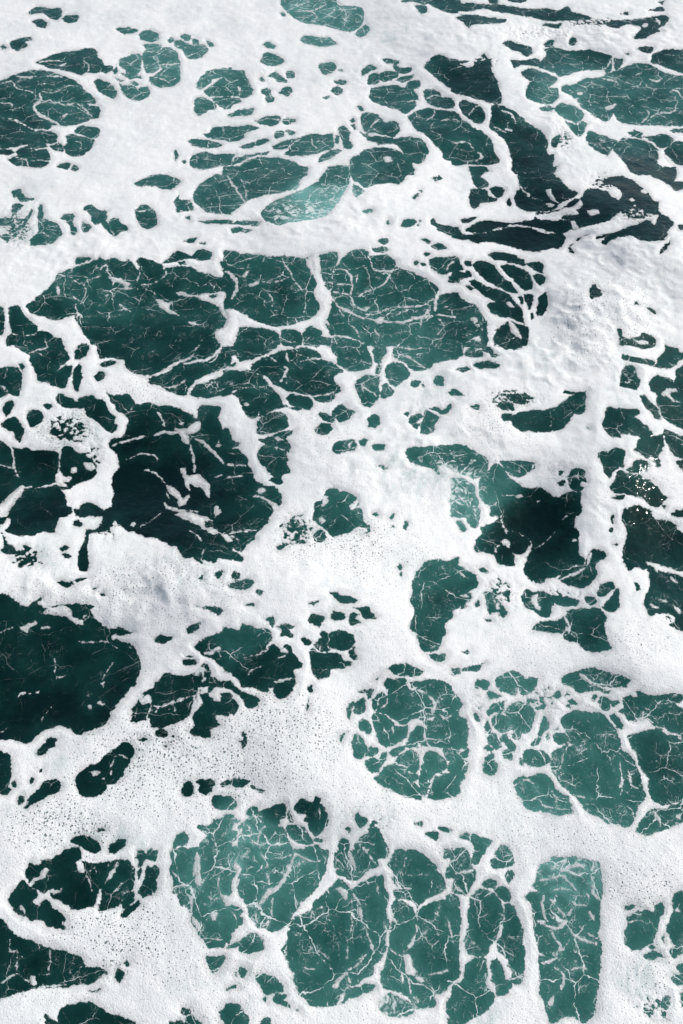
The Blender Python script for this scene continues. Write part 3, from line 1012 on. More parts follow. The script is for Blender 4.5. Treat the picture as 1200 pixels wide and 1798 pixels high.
F 1170 220 1200 210 1220 260 1180 250
L 7 940 170 990 170 1030 190
L 6 900 80 940 120 990 120
L 8 1060 170 1080 120
L 6 1150 130 1165 200 1180 220
L 6 1100 280 1130 250 1180 230
L 7 1070 445 1100 450 1170 445
L 8 1155 350 1165 370
L 6 1100 220 1120 250
W 1090 545 1140 540 1180 528 1185 550 1160 600 1130 635 1110 610 1095 580
W 1160 830 1190 800 1220 790 1220 920 1190 920
W 960 835 970 808 995 815 1000 835 980 845
W 985 860 1010 845 1050 880 1080 920 900 920 890 890 940 870 970 880
T 400 1500
W -20 -20 520 -20 530 40 520 80 500 110 480 160 440 210 400 240 380 280 350 310 330 350 300 385 240 410 200 400 160 385 150 360 120 330 100 290 80 250 50 210 40 200 -20 215
F 20 60 40 40 75 70 50 130 55 200 90 250 110 310 130 350 160 380 100 350 60 330 80 300 60 280 20 270 0 280 -20 270 -20 230 20 200 15 150 40 110 45 85
L 16 60 130 45 180
L 16 345 -10 350 20 320 90 290 150 260 185 220 200 190 240 150 300
F 200 180 245 180 240 200 200 230 170 260 145 300 150 280 180 230
L 10 170 0 200 30 200 60 170 85
L 8 200 20 280 20 350 0
L 10 205 100 215 160
L 9 350 0 420 30 480 40 510 20
L 6 320 100 380 50 420 35
L 4 470 70 480 130
L 7 150 300 155 350
L 6 230 230 235 330
F 180 380 210 345 235 350 215 375
L 7 370 290 370 250 350 220
L 5 70 120 120 130
W 10 280 25 262 60 268 82 305 78 360 50 385 20 420 -20 430 -20 270
L 8 10 290 35 330 45 380
W 570 -20 760 -20 780 30 790 65 740 85 690 125 650 135 610 120 575 110 565 60
L 14 640 -10 660 40 680 100
L 10 740 -10 770 40 800 70
L 6 560 80 600 85
W 550 155 570 140 610 150 650 190 690 160 745 130 805 112 825 170 845 230 838 300 850 370 830 430 838 490 810 545 780 580 760 630 710 655 660 700 680 680 740 690 775 690 770 720 700 740 640 765 600 790 560 800 500 805 440 785 400 755 370 730 355 670 330 600 300 545 290 510 310 470 325 400 335 350 400 310 440 290 450 260 500 210 540 170
F 570 180 600 175 630 195 635 220 615 250 605 215
F 430 310 440 290 450 305 435 340
F 470 290 495 275 500 290
L 12 655 210 690 250 705 290 708 350
L 6 708 350 740 420 760 480
F 750 475 770 470 765 510 750 500
L 7 660 310 655 360 650 410
L 6 645 230 660 300
L 5 500 330 550 355
F 545 690 570 670 600 640 635 625 640 635 600 670 580 700 555 705
L 7 640 610 690 570 740 530
L 14 620 720 680 690 760 660
F 590 740 630 730 600 790 575 795
L 8 640 640 650 680
L 4 635 490 630 550
L 5 400 590 440 605 475 600
L 5 490 530 495 560 470 580
L 6 720 130 740 160
L 8 350 340 380 310
L 4 520 190 535 215
L 4 790 170 795 220
F 355 425 365 420 378 432
W 850 60 880 -20 1010 -20 1040 10 1090 40 1110 90 1140 140 1145 180 1100 210 1040 235 1000 290 985 260 940 235 910 240 880 240 880 190 920 180 880 150 870 100
L 9 890 150 930 180 970 185
L 9 920 235 970 260 990 300 1000 345
L 6 960 110 1060 115
L 7 905 110 930 50 940 10
W 865 260 900 245 960 270 1000 300 1040 270 1100 240 1150 240 1220 290 1220 630 1170 690 1120 740 1100 745 1090 780 1070 800 1000 810 970 790 950 750 860 720 815 690 810 620 830 560 850 500 855 420 865 350
F 985 370 1000 380 990 430 965 490 945 480 975 440
F 925 530 960 520 975 560 990 610 980 640 940 630 930 580
L 7 855 500 900 525 940 530
L 10 910 620 930 680
F 990 650 1020 640 1045 670 1010 675
L 10 1060 640 1120 625 1160 605
L 6 1060 680 1100 735
L 9 960 650 965 740
L 6 1120 250 1110 320 1080 360
L 5 1160 340 1180 440
L 5 860 350 920 350
L 6 1000 440 1050 420
W 1150 120 1170 60 1200 40 1220 50 1220 130 1190 140 1165 130
W 1150 225 1180 210 1220 230 1220 270 1170 250
W 1180 170 1220 150 1220 200
W 800 800 820 760 860 740 900 760 960 780 980 830 940 860 870 850 830 840
W 1155 810 1165 760 1190 720 1220 680 1220 890 1180 880 1155 840
W 1160 860 1220 890 1220 920 1170 920
W 60 480 75 450 110 425 150 422 185 460 188 500 150 520 120 530 80 525 62 505
W 0 490 30 475 60 460 80 465 60 490
W 148 660 160 635 190 628 240 645 270 670 298 690 290 715 250 735 210 738 180 710
W 55 620 65 598 90 600 105 620 90 640 70 650
W 40 620 50 615 45 645
W 245 760 260 738 300 735 310 750 290 765 320 790 330 810 290 800 260 790
W 190 765 205 755 205 780
W -20 800 20 788 60 810 85 840 105 880 105 920 -20 920
W 175 880 195 862 230 865 230 920 170 920
W 0 710 40 690 45 705
W 360 820 375 815 370 832
T 800 1500
W -20 -20 50 -20 90 60 115 80 110 110 95 150 75 190 30 215 -20 200
L 10 0 100 40 90 95 80
W 85 30 100 -20 150 -20 140 20 110 52
W 185 45 210 15 250 -20 300 -20 298 40 280 70 230 72 200 78
W 265 115 280 92 305 98 305 120 285 148 268 140
W 140 170 160 140 195 130 215 145 215 165 180 175
W 205 178 225 165 270 178 288 210 288 245 265 252 235 220
W 52 460 65 380 68 290 80 230 110 195 160 190 210 205 240 250 250 290 240 360 215 420 195 460 180 500 160 535 120 540 80 530 60 505
W 258 262 290 265 320 300 345 360 355 430 362 520 365 580 358 640 350 680 310 680 300 620 275 590 280 560 250 530 220 500 215 470 240 420 255 350 260 300
L 14 220 520 250 580 275 635
W 190 560 215 540 240 590 260 640 270 660 300 650 305 690 280 710 270 730 230 750 205 745 200 690 190 640
W 45 620 60 580 90 545 130 548 160 560 165 620 160 670 185 720 200 740 200 770 180 800 150 840 100 870 60 890 0 900 -20 910 -20 690 20 670 45 660
W -20 270 10 268 30 300 25 370 15 430 5 500 -20 540
W 375 230 390 205 440 205 400 170 420 150 440 90 450 60 490 40 520 20 580 12 640 18 700 30 750 40 762 80 768 160 768 260 762 360 755 430 765 500 762 600 750 680 745 760 735 830 710 870 680 885 640 870 600 850 560 870 500 890 480 850 470 790 445 740 445 640 440 560 430 470 415 380 400 280
F 430 350 470 345 490 370 540 380 580 345 600 350 560 395 520 400 500 395
L 13 465 210 460 270 470 320 490 360
L 14 500 240 550 290 575 330
L 10 600 240 640 270 690 270 700 210
L 10 580 330 620 290
L 16 620 415 660 450 740 470
L 8 655 380 700 420 745 440
L 10 490 400 530 450 545 490 530 530 560 500 600 450
L 14 450 580 500 565 540 540
L 12 600 610 650 600 690 605
L 18 520 590 570 640 560 700
F 490 780 520 740 520 800 500 810
L 6 430 530 470 540
L 9 720 160 730 210 760 240
L 14 700 300 730 350
L 6 590 350 640 345
L 12 500 60 560 90 600 70 660 60 700 90
L 10 440 140 500 130 560 110 600 150 640 200
L 10 520 190 560 180 610 190
W 890 470 895 410 910 370 905 330 950 300 1000 300 1045 310 1050 290 1060 260 1085 250 1100 275 1095 310 1075 330 1070 400 1040 460 990 495 960 502 920 490
W 890 270 930 265 950 275 910 292
L 6 905 370 950 350 1000 360 1040 350
W 1020 490 1040 478 1050 490 1030 500
W 985 540 1010 525 1040 510 1080 530 1100 550 1060 545 1000 550
W 1115 390 1130 340 1150 310 1145 270 1150 220 1170 200 1220 200 1220 480 1190 530 1150 538 1130 515 1160 480 1130 465 1125 430
F 1150 300 1170 290 1185 310 1160 315
W 1160 590 1190 580 1220 590 1220 640 1180 630
W 1138 650 1160 630 1220 650 1220 690 1170 680
W 1085 760 1105 745 1130 760 1128 800 1110 810 1095 785
W 1180 740 1220 720 1220 800 1190 800
W 935 805 950 795 955 810
W 1010 840 1030 815 1035 830
W 1085 440 1100 430 1095 470
'''

# ------------------------------------------------------------------ helpers
rng = np.random.default_rng(11)
_perm = np.concatenate([rng.permutation(512)] * 2)
_ang = rng.uniform(0, 2 * np.pi, 512)
_gx, _gy = np.cos(_ang).astype(np.float32), np.sin(_ang).astype(np.float32)

def pn(x, y, seed=0):
    """gradient noise, about -0.7..0.7"""
    x = x + seed * 37.17; y = y + seed * 91.73
    fx, fy = np.floor(x), np.floor(y)
    xi, yi = fx.astype(np.int64), fy.astype(np.int64)
    xf, yf = (x - fx).astype(np.float32), (y - fy).astype(np.float32)
    u = xf * xf * xf * (xf * (xf * 6 - 15) + 10); v = yf * yf * yf * (yf * (yf * 6 - 15) + 10)
    def g(ix, iy, dx, dy):
        h = _perm[(_perm[ix & 511] + iy) & 511]
        return _gx[h] * dx + _gy[h] * dy
    a = g(xi, yi, xf, yf); b = g(xi + 1, yi, xf - 1, yf)
    c = g(xi, yi + 1, xf, yf - 1); d = g(xi + 1, yi + 1, xf - 1, yf - 1)
    return (a + u * (b - a)) * (1 - v) + (c + u * (d - c)) * v

def fbm(x, y, seed=0, octv=3, gain=0.5):
    s = 0.0; a = 1.0
    for k in range(octv):
        s = s + a * pn(x * 2.03 ** k, y * 2.03 ** k, seed + k * 3)
        a *= gain
    return s

def sstep(a, b, x):
    t = np.clip((x - a) / (b - a), 0, 1)
    return t * t * (3 - 2 * t)

def pixel_dir(U, V):
    a = (U - IMG_W / 2) / FPX
    b = -(V - IMG_H / 2) / FPX
    cp, sp = math.cos(PITCH), math.sin(PITCH)
    return a, cp + b * sp, -sp + b * cp

def on_level(U, V, Z):
    """where the line of sight through a photo pixel meets the water level Z"""
    dx, dy, dz = pixel_dir(U, V)
    t = (Z - CAM_H) / dz
    return dx * t, dy * t

def catmull(P, closed, n):
    """smooth curve through the points; sharp corners stay sharp"""
    P = np.asarray(P, float); N = len(P)
    nx = np.roll(P, -1, 0) if closed else np.vstack([P[1:], P[-1:]])
    pv = np.roll(P, 1, 0) if closed else np.vstack([P[:1], P[:-1]])
    a, b = P - pv, nx - P
    la, lb = np.linalg.norm(a, axis=1) + 1e-6, np.linalg.norm(b, axis=1) + 1e-6
    cs = (a * b).sum(1) / (la * lb)
    if not closed:
        cs[0] = cs[-1] = 1.0; la[0] = lb[0]; lb[-1] = la[-1]
    M = (nx - pv) * 0.5
    ln = np.linalg.norm(M, axis=1) + 1e-6
    M = M * (np.minimum(ln, np.minimum(la, lb)) / ln * np.clip((cs + 0.45) / 0.9, 0, 1))[:, None]
    out = []
    for i in (range(N) if closed else range(N - 1)):
        j = (i + 1) % N
        for k in range(n):
            t = k / n; t2 = t * t; t3 = t2 * t
            out.append((2 * t3 - 3 * t2 + 1) * P[i] + (t3 - 2 * t2 + t) * M[i] + (-2 * t3 + 3 * t2) * P[j] + (t3 - t2) * M[j])
    if not closed:
        out.append(P[-1])
    return np.array(out)

def seg_dist(X, Y, A, B):
    dx, dy = B[0] - A[0], B[1] - A[1]
    l2 = dx * dx + dy * dy + 1e-9
    t = np.clip(((X - A[0]) * dx + (Y - A[1]) * dy) / l2, 0, 1)
    ex, ey = X - A[0] - t * dx, Y - A[1] - t * dy
    return ex * ex + ey * ey, t

# ------------------------------------------------------------------ the swell
RIDGES = [  # (points in photo pixels, height m, half width m)
    ([(-200, 490), (0, 455), (150, 430), (430, 402), (700, 398), (960, 430), (1080, 400)], 0.13, 0.75),
    ([(830, 90), (870, 150), (910, 210), (970, 280), (1050, 330), (1180, 400)], 0.15, 0.70),
    ([(440, 960), (520, 850), (640, 770), (800, 700), (930, 620), (1040, 540), (1180, 480)], 0.11, 0.60),
    ([(-100, 1040), (60, 1020), (260, 1000), (420, 1060), (600, 1080), (760, 1170), (960, 1180), (1300, 1120)], 0.09, 0.46),
    ([(20, 1440), (180, 1320), (300, 1250), (480, 1240), (560, 1330), (700, 1430), (900, 1450), (1300, 1500)], 0.07, 0.32),
    ([(560, 360), (640, 300), (720, 250)], 0.07, 0.6),
    ([(800, 0), (950, 15), (1100, 30), (1300, 10)], 0.14, 1.0),
    ([(1060, 540), (1090, 700), (1060, 850), (1080, 1000), (1120, 1120)], 0.08, 0.32),
]
TROUGHS = [(260, 860, 0.9, 0.15), (930, 920, 0.75, 0.14), (70, 1170, 0.8, 0.13), (90, 840, 0.6, 0.06),
           (960, 250, 1.0, 0.08), (900, 405, 1.0, 0.08), (300, 590, 0.9, 0.06), (1160, 950, 0.6, 0.07)]

def swell(x, y):
    z = np.zeros_like(x)
    for pts, h, w in RIDGES:
        P = catmull(pts, False, 5)
        wx, wy = on_level(P[:, 0], P[:, 1], 0.0)
        d2 = np.full_like(x, 1e9)
        for i in range(len(wx) - 1):
            e, _ = seg_dist(x, y, (wx[i], wy[i]), (wx[i + 1], wy[i + 1]))
            d2 = np.minimum(d2, e)
        d = np.sqrt(d2 + (0.35 * w) ** 2) - 0.35 * w
        z += h * np.exp(-(d / w) ** 2 * 0.8)
    for u, v, r, h in TROUGHS:
        wx, wy = on_level(u, v, 0.0)
        z -= h * np.exp(-((x - wx) ** 2 + (y - wy) ** 2) / (r * r))
    z += 0.05 * pn(x / 1.7, y / 1.7, 5) + 0.022 * pn(x / 0.6, y / 0.6, 6)
    far = sstep(12.0, 26.0, np.hypot(x, y - 7.0))
    return z * (1 - 0.7 * far)

def spread(lo, a, b, hi, step, grow=1.06, big=14.0):
    """coordinates: even inside a..b, widening outside"""
    mid = np.arange(a, b + 0.5 * step, step)
    up = [mid[-1]]; s = step
    while up[-1] < hi:
        s = min(s * grow, big); up.append(up[-1] + s)
    dn = [mid[0]]; s = step
    while dn[-1] > lo:
        s = min(s * grow, big); dn.append(dn[-1] - s)
    return np.concatenate([np.array(dn[1:])[::-1], mid, np.array(up[1:])])

def grid_mesh(name, X, Y, Z, keep=None, attrs=None, cells=None, minus=None):
    nv, nu = X.shape
    idx = np.arange(nv * nu).reshape(nv, nu)
    q = np.stack([idx[:-1, :-1], idx[1:, :-1], idx[1:, 1:], idx[:-1, 1:]], -1)
    al4 = lambda m: m[:-1, :-1] & m[1:, :-1] & m[1:, 1:] & m[:-1, 1:]
    if cells is not None:
        q = q[al4(cells)]
    if keep is not None:
        k = keep[:-1, :-1] | keep[1:, :-1] | keep[1:, 1:] | keep[:-1, 1:]
        if minus is not None:
            k &= ~al4(minus)
        q = q[k]
    q = q.reshape(-1, 4)
    used = np.zeros(nv * nu, bool); used[q.ravel()] = True
    remap = np.cumsum(used) - 1
    co = np.stack([X.ravel(), Y.ravel(), Z.ravel()], -1)[used].astype(np.float32)
    q = remap[q].astype(np.int32)
    me = bpy.data.meshes.new(name)
    me.vertices.add(len(co)); me.vertices.foreach_set("co", co.ravel())
    me.loops.add(q.size); me.loops.foreach_set("vertex_index", q.ravel())
    me.polygons.add(len(q))
    me.polygons.foreach_set("loop_start", np.arange(0, q.size, 4, dtype=np.int32))
    me.polygons.foreach_set("use_smooth", np.ones(len(q), bool))
    for k, v in (attrs or {}).items():
        a = me.attributes.new(k, 'FLOAT', 'POINT')
        a.data.foreach_set("value", v.ravel()[used].astype(np.float32))
    me.update(calc_edges=True)
    return me, remap, used

# ------------------------------------------------------------------ foam field on a fine grid
gu = spread(-420, -14, 1214, 1620, 1.42)
gv = spread(-330, -14, 1812, 2060, 1.42)
U, V = np.meshgrid(gu, gv)
x0, y0 = on_level(U, V, 0.0)
dist = np.sqrt(x0 ** 2 + y0 ** 2 + CAM_H ** 2)
spx = (y0 * math.cos(PITCH) + CAM_H * math.sin(PITCH)) / FPX       # metres per photo pixel
ks = np.clip(0.0040 / spx, 0.35, 1.15)
WX = (U + ks * (4.6 * pn(x0 / 0.11, y0 / 0.11, 1) + 2.0 * pn(x0 / 0.045, y0 / 0.045, 2))).astype(np.float32)
WY = (V + ks * (4.0 * pn(x0 / 0.11, y0 / 0.11, 3) + 1.8 * pn(x0 / 0.045, y0 / 0.045, 4))).astype(np.float32)
CAP = 34.0
f = np.full(U.shape, CAP, np.float32)

def window(P, m):
    lo, hi = P.min(0) - m, P.max(0) + m
    i0, i1 = np.searchsorted(gu, lo[0]), np.searchsorted(gu, hi[0])
    j0, j1 = np.searchsorted(gv, lo[1]), np.searchsorted(gv, hi[1])
    return (slice(max(j0, 0), j1), slice(max(i0, 0), i1))

def signed(P, sl):
    X, Y = WX[sl], WY[sl]
    d2 = np.full(X.shape, 1e9, np.float32); ins = np.zeros(X.shape, bool)
    for i in range(len(P)):
        A, B = P[i - 1], P[i]
        e, _ = seg_dist(X, Y, A, B)
        np.minimum(d2, e, out=d2)
        if A[1] != B[1]:
            c = (A[1] > Y) != (B[1] > Y)
            ins ^= c & (X < (B[0] - A[0]) * (Y - A[1]) / (B[1] - A[1]) + A[0])
    d = np.sqrt(d2)
    return np.where(ins, -d, d)

shapes = {'W': [], 'F': [], 'L': [], 'H': []}
ox = oy = 0.0
for line in TRACE.strip().splitlines():
    t = line.split()
    if t[0] == 'T':
        ox, oy = float(t[1]), float(t[2]); continue
    w = None
    nums = [float(q) for q in t[1:]]
    if t[0] == 'L':
        w, nums = (nums[0] * 1.25 + 1.0) / 3.0, nums[1:]
    P = np.array(nums).reshape(-1, 2) / 3.0 + (ox, oy)
    shapes[t[0]].append((P, w))

for P, _ in shapes['W']:
    Q = catmull(P, True, 3)
    sl = window(Q, 26.0)
    f[sl] = np.minimum(f[sl], signed(Q, sl))
# ragged rim: nibbled edges, torn patches
rag = 0.8 * (1.4 * pn(x0 / 0.022, y0 / 0.022, 8) + 3.2 * pn(x0 / 0.06, y0 / 0.06, 9)) * (0.35 + 1.3 * sstep(-0.1, 0.35, pn(x0 / 0.5, y0 / 0.5, 10)))
f += (rag * ks).astype(np.float32) * np.exp(-np.abs(f) / 12.0)
fW = f.copy()
for P, _ in shapes['F']:
    Q = catmull(P, True, 3)
    sl = window(Q, 14.0)
    f[sl] = np.maximum(f[sl], -signed(Q, sl) + 0.3)
for P, w in shapes['L']:
    Q = catmull(P, False, 4)
    sl = window(Q, 14.0)
    X, Y = WX[sl], WY[sl]
    best = np.full(X.shape, 1e9, np.float32)
    L = len(Q) - 1
    wob = 1.02 + 0.75 * pn(x0[sl] / 0.05, y0[sl] / 0.05, 17) + 0.5 * pn(x0[sl] / 0.15, y0[sl] / 0.15, 18)
    for i in range(L):
        e, t = seg_dist(X, Y, Q[i], Q[i + 1])
        s = (i + t) / L
        taper = 0.42 + 0.58 * np.clip(np.sin(np.pi * np.clip(s, 0, 1)), 0, 1) ** 0.6
        best = np.minimum(best, np.sqrt(e) - 0.5 * w * taper)
    f[sl] = np.maximum(f[sl], -best - 0.5 * w * (1 - wob) * 0.9)
for P, _ in shapes['H']:
    Q = catmull(P, True, 3)
    sl = window(Q, 14.0)
    f[sl] = np.minimum(f[sl], signed(Q, sl))

rag2 = 1.0 * pn(x0 / 0.030, y0 / 0.030, 12) + 1.1 * pn(x0 / 0.016, y0 / 0.016, 13)
f += (rag2 * np.clip(ks, .4, 1)).astype(np.float32) * np.exp(-np.abs(f) / 7.0)
# torn, perforated foam: (u, v, ru, rv, strength)
TORN = [(120, 755, 55, 35, 1.0), (165, 800, 30, 50, .7), (190, 930, 40, 40, .7), (45, 975, 50, 28, .9), (520, 930, 40, 35, 1.0), (590, 890, 50, 40, .8),
        (1120, 370, 45, 25, 1.1), (1060, 320, 40, 25, .8), (990, 245, 25, 30, .8), (990, 830, 40, 25, .75), (900, 700, 60, 25, .9),
        (880, 1040, 50, 40, .8), (980, 1050, 60, 30, .8), (740, 680, 70, 60, .42), (30, 400, 40, 45, .9), (150, 1130, 40, 40, .5),
        (1050, 640, 50, 40, .3), (880, 590, 30, 30, .8), (560, 370, 70, 25, .6), (1150, 1770, 45, 40, .8), (1000, 1520, 60, 25, .7),
        (850, 1240, 40, 40, .6), (950, 1230, 60, 35, .8), (660, 1450, 45, 30, .7), (410, 1450, 50, 40, .8), (680, 140, 60, 20, .6),
        (590, 150, 25, 25, .6), (470, 140, 45, 50, .5), (200, 130, 30, 30, .5), (560, 245, 50, 20, .5), (850, 110, 30, 15, 1.0),
        (1050, 40, 110, 15, .8), (940, 60, 100, 20, .6), (1180, 1080, 40, 30, .7), (340, 1200, 40, 30, .6), (160, 1580, 50, 30, .5)]
torn = np.zeros(U.shape, np.float32)
for u, v, ru, rv, s in TORN:
    torn = np.maximum(torn, s * np.exp(-((U - u) / ru) ** 2 - ((V - v) / rv) ** 2))
tn = fbm(x0 / 0.055, y0 / 0.055, 21, 3, 0.6)
f = np.minimum(f, (tn * 12.0 + 42.0 * (1 - np.clip(torn, 0, 1)) ** 2 - 1.0) * np.clip(ks, .5, 1))

# beyond the photograph the same kind of torn sheet goes on
out = np.maximum(np.maximum(-U, U - IMG_W), np.maximum(-V, V - IMG_H))
ou = np.where(U < 0, -U, np.where(U > IMG_W, U - IMG_W, 0.0))
ov = np.where(V < 0, -V, np.where(V > IMG_H, V - IMG_H, 0.0))
mu = np.clip(U, 0, IMG_W) + np.where(U < 0, 1, -1) * 0.6 * ou + 0.5 * ov
mv = np.clip(V, 0, IMG_H) + np.where(V < 0, 1, -1) * 0.6 * ov + 0.6 * ou
mu = IMG_W - np.abs(IMG_W - np.abs(mu)); mv = IMG_H - np.abs(IMG_H - np.abs(mv))
edge = f[np.clip(np.searchsorted(gv, mv), 0, len(gv) - 1), np.clip(np.searchsorted(gu, mu), 0, len(gu) - 1)]
f = np.where(out > 0, edge, f)
wout = sstep(15.0, 120.0, out + 40.0 * pn(x0 / 0.7, y0 / 0.7, 35) * sstep(0, 40, out))
ext = 60.0 * (fbm(x0 / 0.75, y0 / 0.75, 31, 4, 0.55) + 0.10)
cell = np.abs(fbm(x0 / 0.5, y0 / 0.5, 41, 3, 0.5))
ext = np.maximum(np.clip(ext, -14, CAP), 5.0 - 90.0 * cell)
f = f * (1 - wout) + ext * wout
# ------------------------------------------------------------------ foam surface
Zs = swell(x0, y0)
X, Y = on_level(U, V, Zs)
fm = f * spx                                                # metres from the rim
BILLOW = [(1060, 560, 160, 110, 1.0), (940, 640, 150, 60, 1.0), (720, 800, 170, 90, .8), (280, 1030, 170, 70, .8), (590, 1000, 130, 60, .5),
          (960, 240, 90, 110, .8), (1000, 60, 240, 50, .9), (560, 380, 160, 40, .8), (150, 450, 160, 60, .7), (1100, 420, 110, 60, .9),
          (900, 760, 150, 40, .6), (1060, 900, 40, 200, .6), (380, 440, 80, 30, .8), (1130, 640, 60, 120, .8), (60, 1030, 80, 50, .7),
          (660, 140, 110, 60, .5), (340, 1160, 60, 80, .6), (60, 1530, 60, 40, .4), (700, 1770, 90, 40, .7)]
bil = np.full(U.shape, 0.16, np.float32)
for u, v, ru, rv, s in BILLOW:
    bil = np.maximum(bil, s * np.exp(-((U - u) / ru) ** 2 - ((V - v) / rv) ** 2))
deep = 1 - np.exp(-np.clip(fm, 0, None) / 0.09)
n1 = fbm(x0 / 0.42, y0 / 0.42, 61, 3, 0.42)
n2 = 1 - np.sqrt(fbm(x0 / 0.24, y0 / 0.24, 66, 2, 0.4) ** 2 + 0.01) * 1.9
n3 = fbm(x0 / 0.05, y0 / 0.05, 71, 2, 0.6)
rise = sstep(-0.012, 0.07, fm)
h = 0.0025 + 0.006 * rise + deep * (bil * (0.052 * n1 + 0.030 * n2) + 0.0016 * n3 + 0.006 * n1)
h = np.maximum(h, 0.002 + 0.002 * rise)
PORE = [(300, 1350, 240, 110, 1.0), (200, 1640, 130, 90, 1.0), (480, 1300, 160, 110, .95), (100, 1460, 120, 80, 1.0), (1130, 1560, 100, 60, .7), (1130, 1700, 90, 90, .55),
        (280, 1030, 180, 80, .85), (120, 760, 80, 50, .95), (1050, 560, 150, 110, .75), (900, 740, 150, 60, .65), (700, 700, 100, 80, .5), (620, 970, 170, 80, .85),
        (560, 760, 80, 80, .6), (700, 1390, 200, 60, .55), (1000, 1470, 200, 40, .5), (1130, 1130, 90, 60, .6), (60, 1060, 80, 50, .7), (150, 430, 150, 60, .45),
        (240, 690, 120, 40, .6), (300, 1700, 90, 60, .6), (60, 1740, 80, 30, .6)]
por = np.full(U.shape, 0.38, np.float32)
for u, v, ru, rv, s in PORE:
    por = np.maximum(por, s * np.exp(-(((U - u) / ru) ** 2 + ((V - v) / rv) ** 2) ** 1.5))
por = np.maximum(por, 0.7 * wout)
keep = f > -5.0
VEIL = [(740, 830, 120, 60, 1.0), (1130, 1710, 70, 90, .9), (570, 1040, 90, 40, .5), (280, 1020, 110, 45, .6), (850, 1110, 90, 40, .5), (960, 630, 120, 50, .6),
        (1150, 520, 60, 50, .6), (120, 755, 70, 50, .8), (60, 980, 80, 40, .8), (640, 60, 60, 40, .6), (700, 60, 130, 30, .6), (460, 1720, 70, 50, .8), (330, 1740, 60, 50, .5),
        (1040, 1240, 70, 40, .6), (870, 1300, 60, 60, .6), (120, 1330, 60, 60, .6), (190, 1470, 90, 40, .8), (30, 400, 60, 50, .8), (640, 1440, 80, 40, .7), (840, 1480, 60, 40, .6),
        (780, 690, 110, 50, .6), (860, 1790, 70, 40, .7), (1090, 690, 40, 110, .6)]
vei = np.full(U.shape, 0.18, np.float32)
for u, v, ru, rv, s in VEIL:
    vei = np.maximum(vei, s * np.exp(-((U - u) / ru) ** 2 - ((V - v) / rv) ** 2))
FOAM_ATTRS = {"strand": sstep(2.0, 9.0, -fW), "rim": fm, "veil": vei, "pores": por}
ISLANDS = [  # (u, v inside it, label)
    (290, 538, "torn white foam patch alone in the wide dark opening left of centre"),
    (315, 868, "ragged white foam patch left of the forked one on the darkest water"),
    (352, 842, "forked white foam patch on the darkest water left of centre"),
    (352, 912, "long low foam patch below the forked one on the darkest water"),
    (176, 1236, "right one of two small foam blobs on the dark lower left water"),
    (159, 1242, "left one of two small foam blobs on the dark lower left water"),
    (48, 1102, "small white foam tuft on dark water at the left edge"),
    (912, 873, "lone oval foam fleck on the black water right of centre"),
    (887, 953, "round white foam knot on the black water right of centre"),
]
taken = np.zeros(f.shape, bool)
foam_meshes = []
for u, v, lab in ISLANDS:
    ci, cj = np.searchsorted(gu, u), np.searchsorted(gv, v)
    r = 6
    blk = f[cj - r:cj + r + 1, ci - r:ci + r + 1]
    q = np.unravel_index(np.argmax(blk), blk.shape)
    st_ = (cj - r + q[0], ci - r + q[1])
    if f[st_] < 0.3 or taken[st_]:
        print("ISLAND none", u, v, f[st_]); continue
    seen = {st_}; stack = [st_]
    while stack and len(seen) < 9000:
        y_, x_ = stack.pop()
        for d in ((y_ + 1, x_), (y_ - 1, x_), (y_, x_ + 1), (y_, x_ - 1)):
            if d not in seen and f[d] > -0.2:
                seen.add(d); stack.append(d)
    if stack:
        print("ISLAND joined to the sheet", u, v); continue
    mk = np.zeros(f.shape, bool)
    ij = np.array(list(seen)); mk[ij[:, 0], ij[:, 1]] = True
    for _ in range(2):                                      # its feathered rim belongs to it
        g = mk.copy()
        g[1:] |= mk[:-1]; g[:-1] |= mk[1:]; g[:, 1:] |= mk[:, :-1]; g[:, :-1] |= mk[:, 1:]
        mk = g & keep & ~taken
    taken |= mk
    # cells whose four corners all lie in the patch
    me_i, _, _ = grid_mesh("foam_patch", X, Y, Zs + h, None, FOAM_ATTRS, cells=mk)
    o = bpy.data.objects.new("foam_patch", me_i)
    scene.collection.objects.link(o)
    o["label"] = lab; o["category"] = "foam"; o["group"] = "foam patches adrift on open water"
    foam_meshes.append(me_i)
me, _, _ = grid_mesh("sea_foam", X, Y, Zs + h, keep, FOAM_ATTRS, minus=taken)
foam_meshes.append(me)
foam = bpy.data.objects.new("sea_foam", me)
scene.collection.objects.link(foam)
foam["kind"] = "stuff"
foam["label"] = "white bubbly sea foam in a torn net over dark green water"
foam["category"] = "foam"

# ------------------------------------------------------------------ water surface
wu = spread(-460, -14, 1214, 1660, 4.0)
wv = spread(-360, -14, 1812, 2090, 4.0)
U2, V2 = np.meshgrid(wu, wv)
xa, ya = on_level(U2, V2, 0.0)
Zw = swell(xa, ya)
Xw, Yw = on_level(U2, V2, Zw)
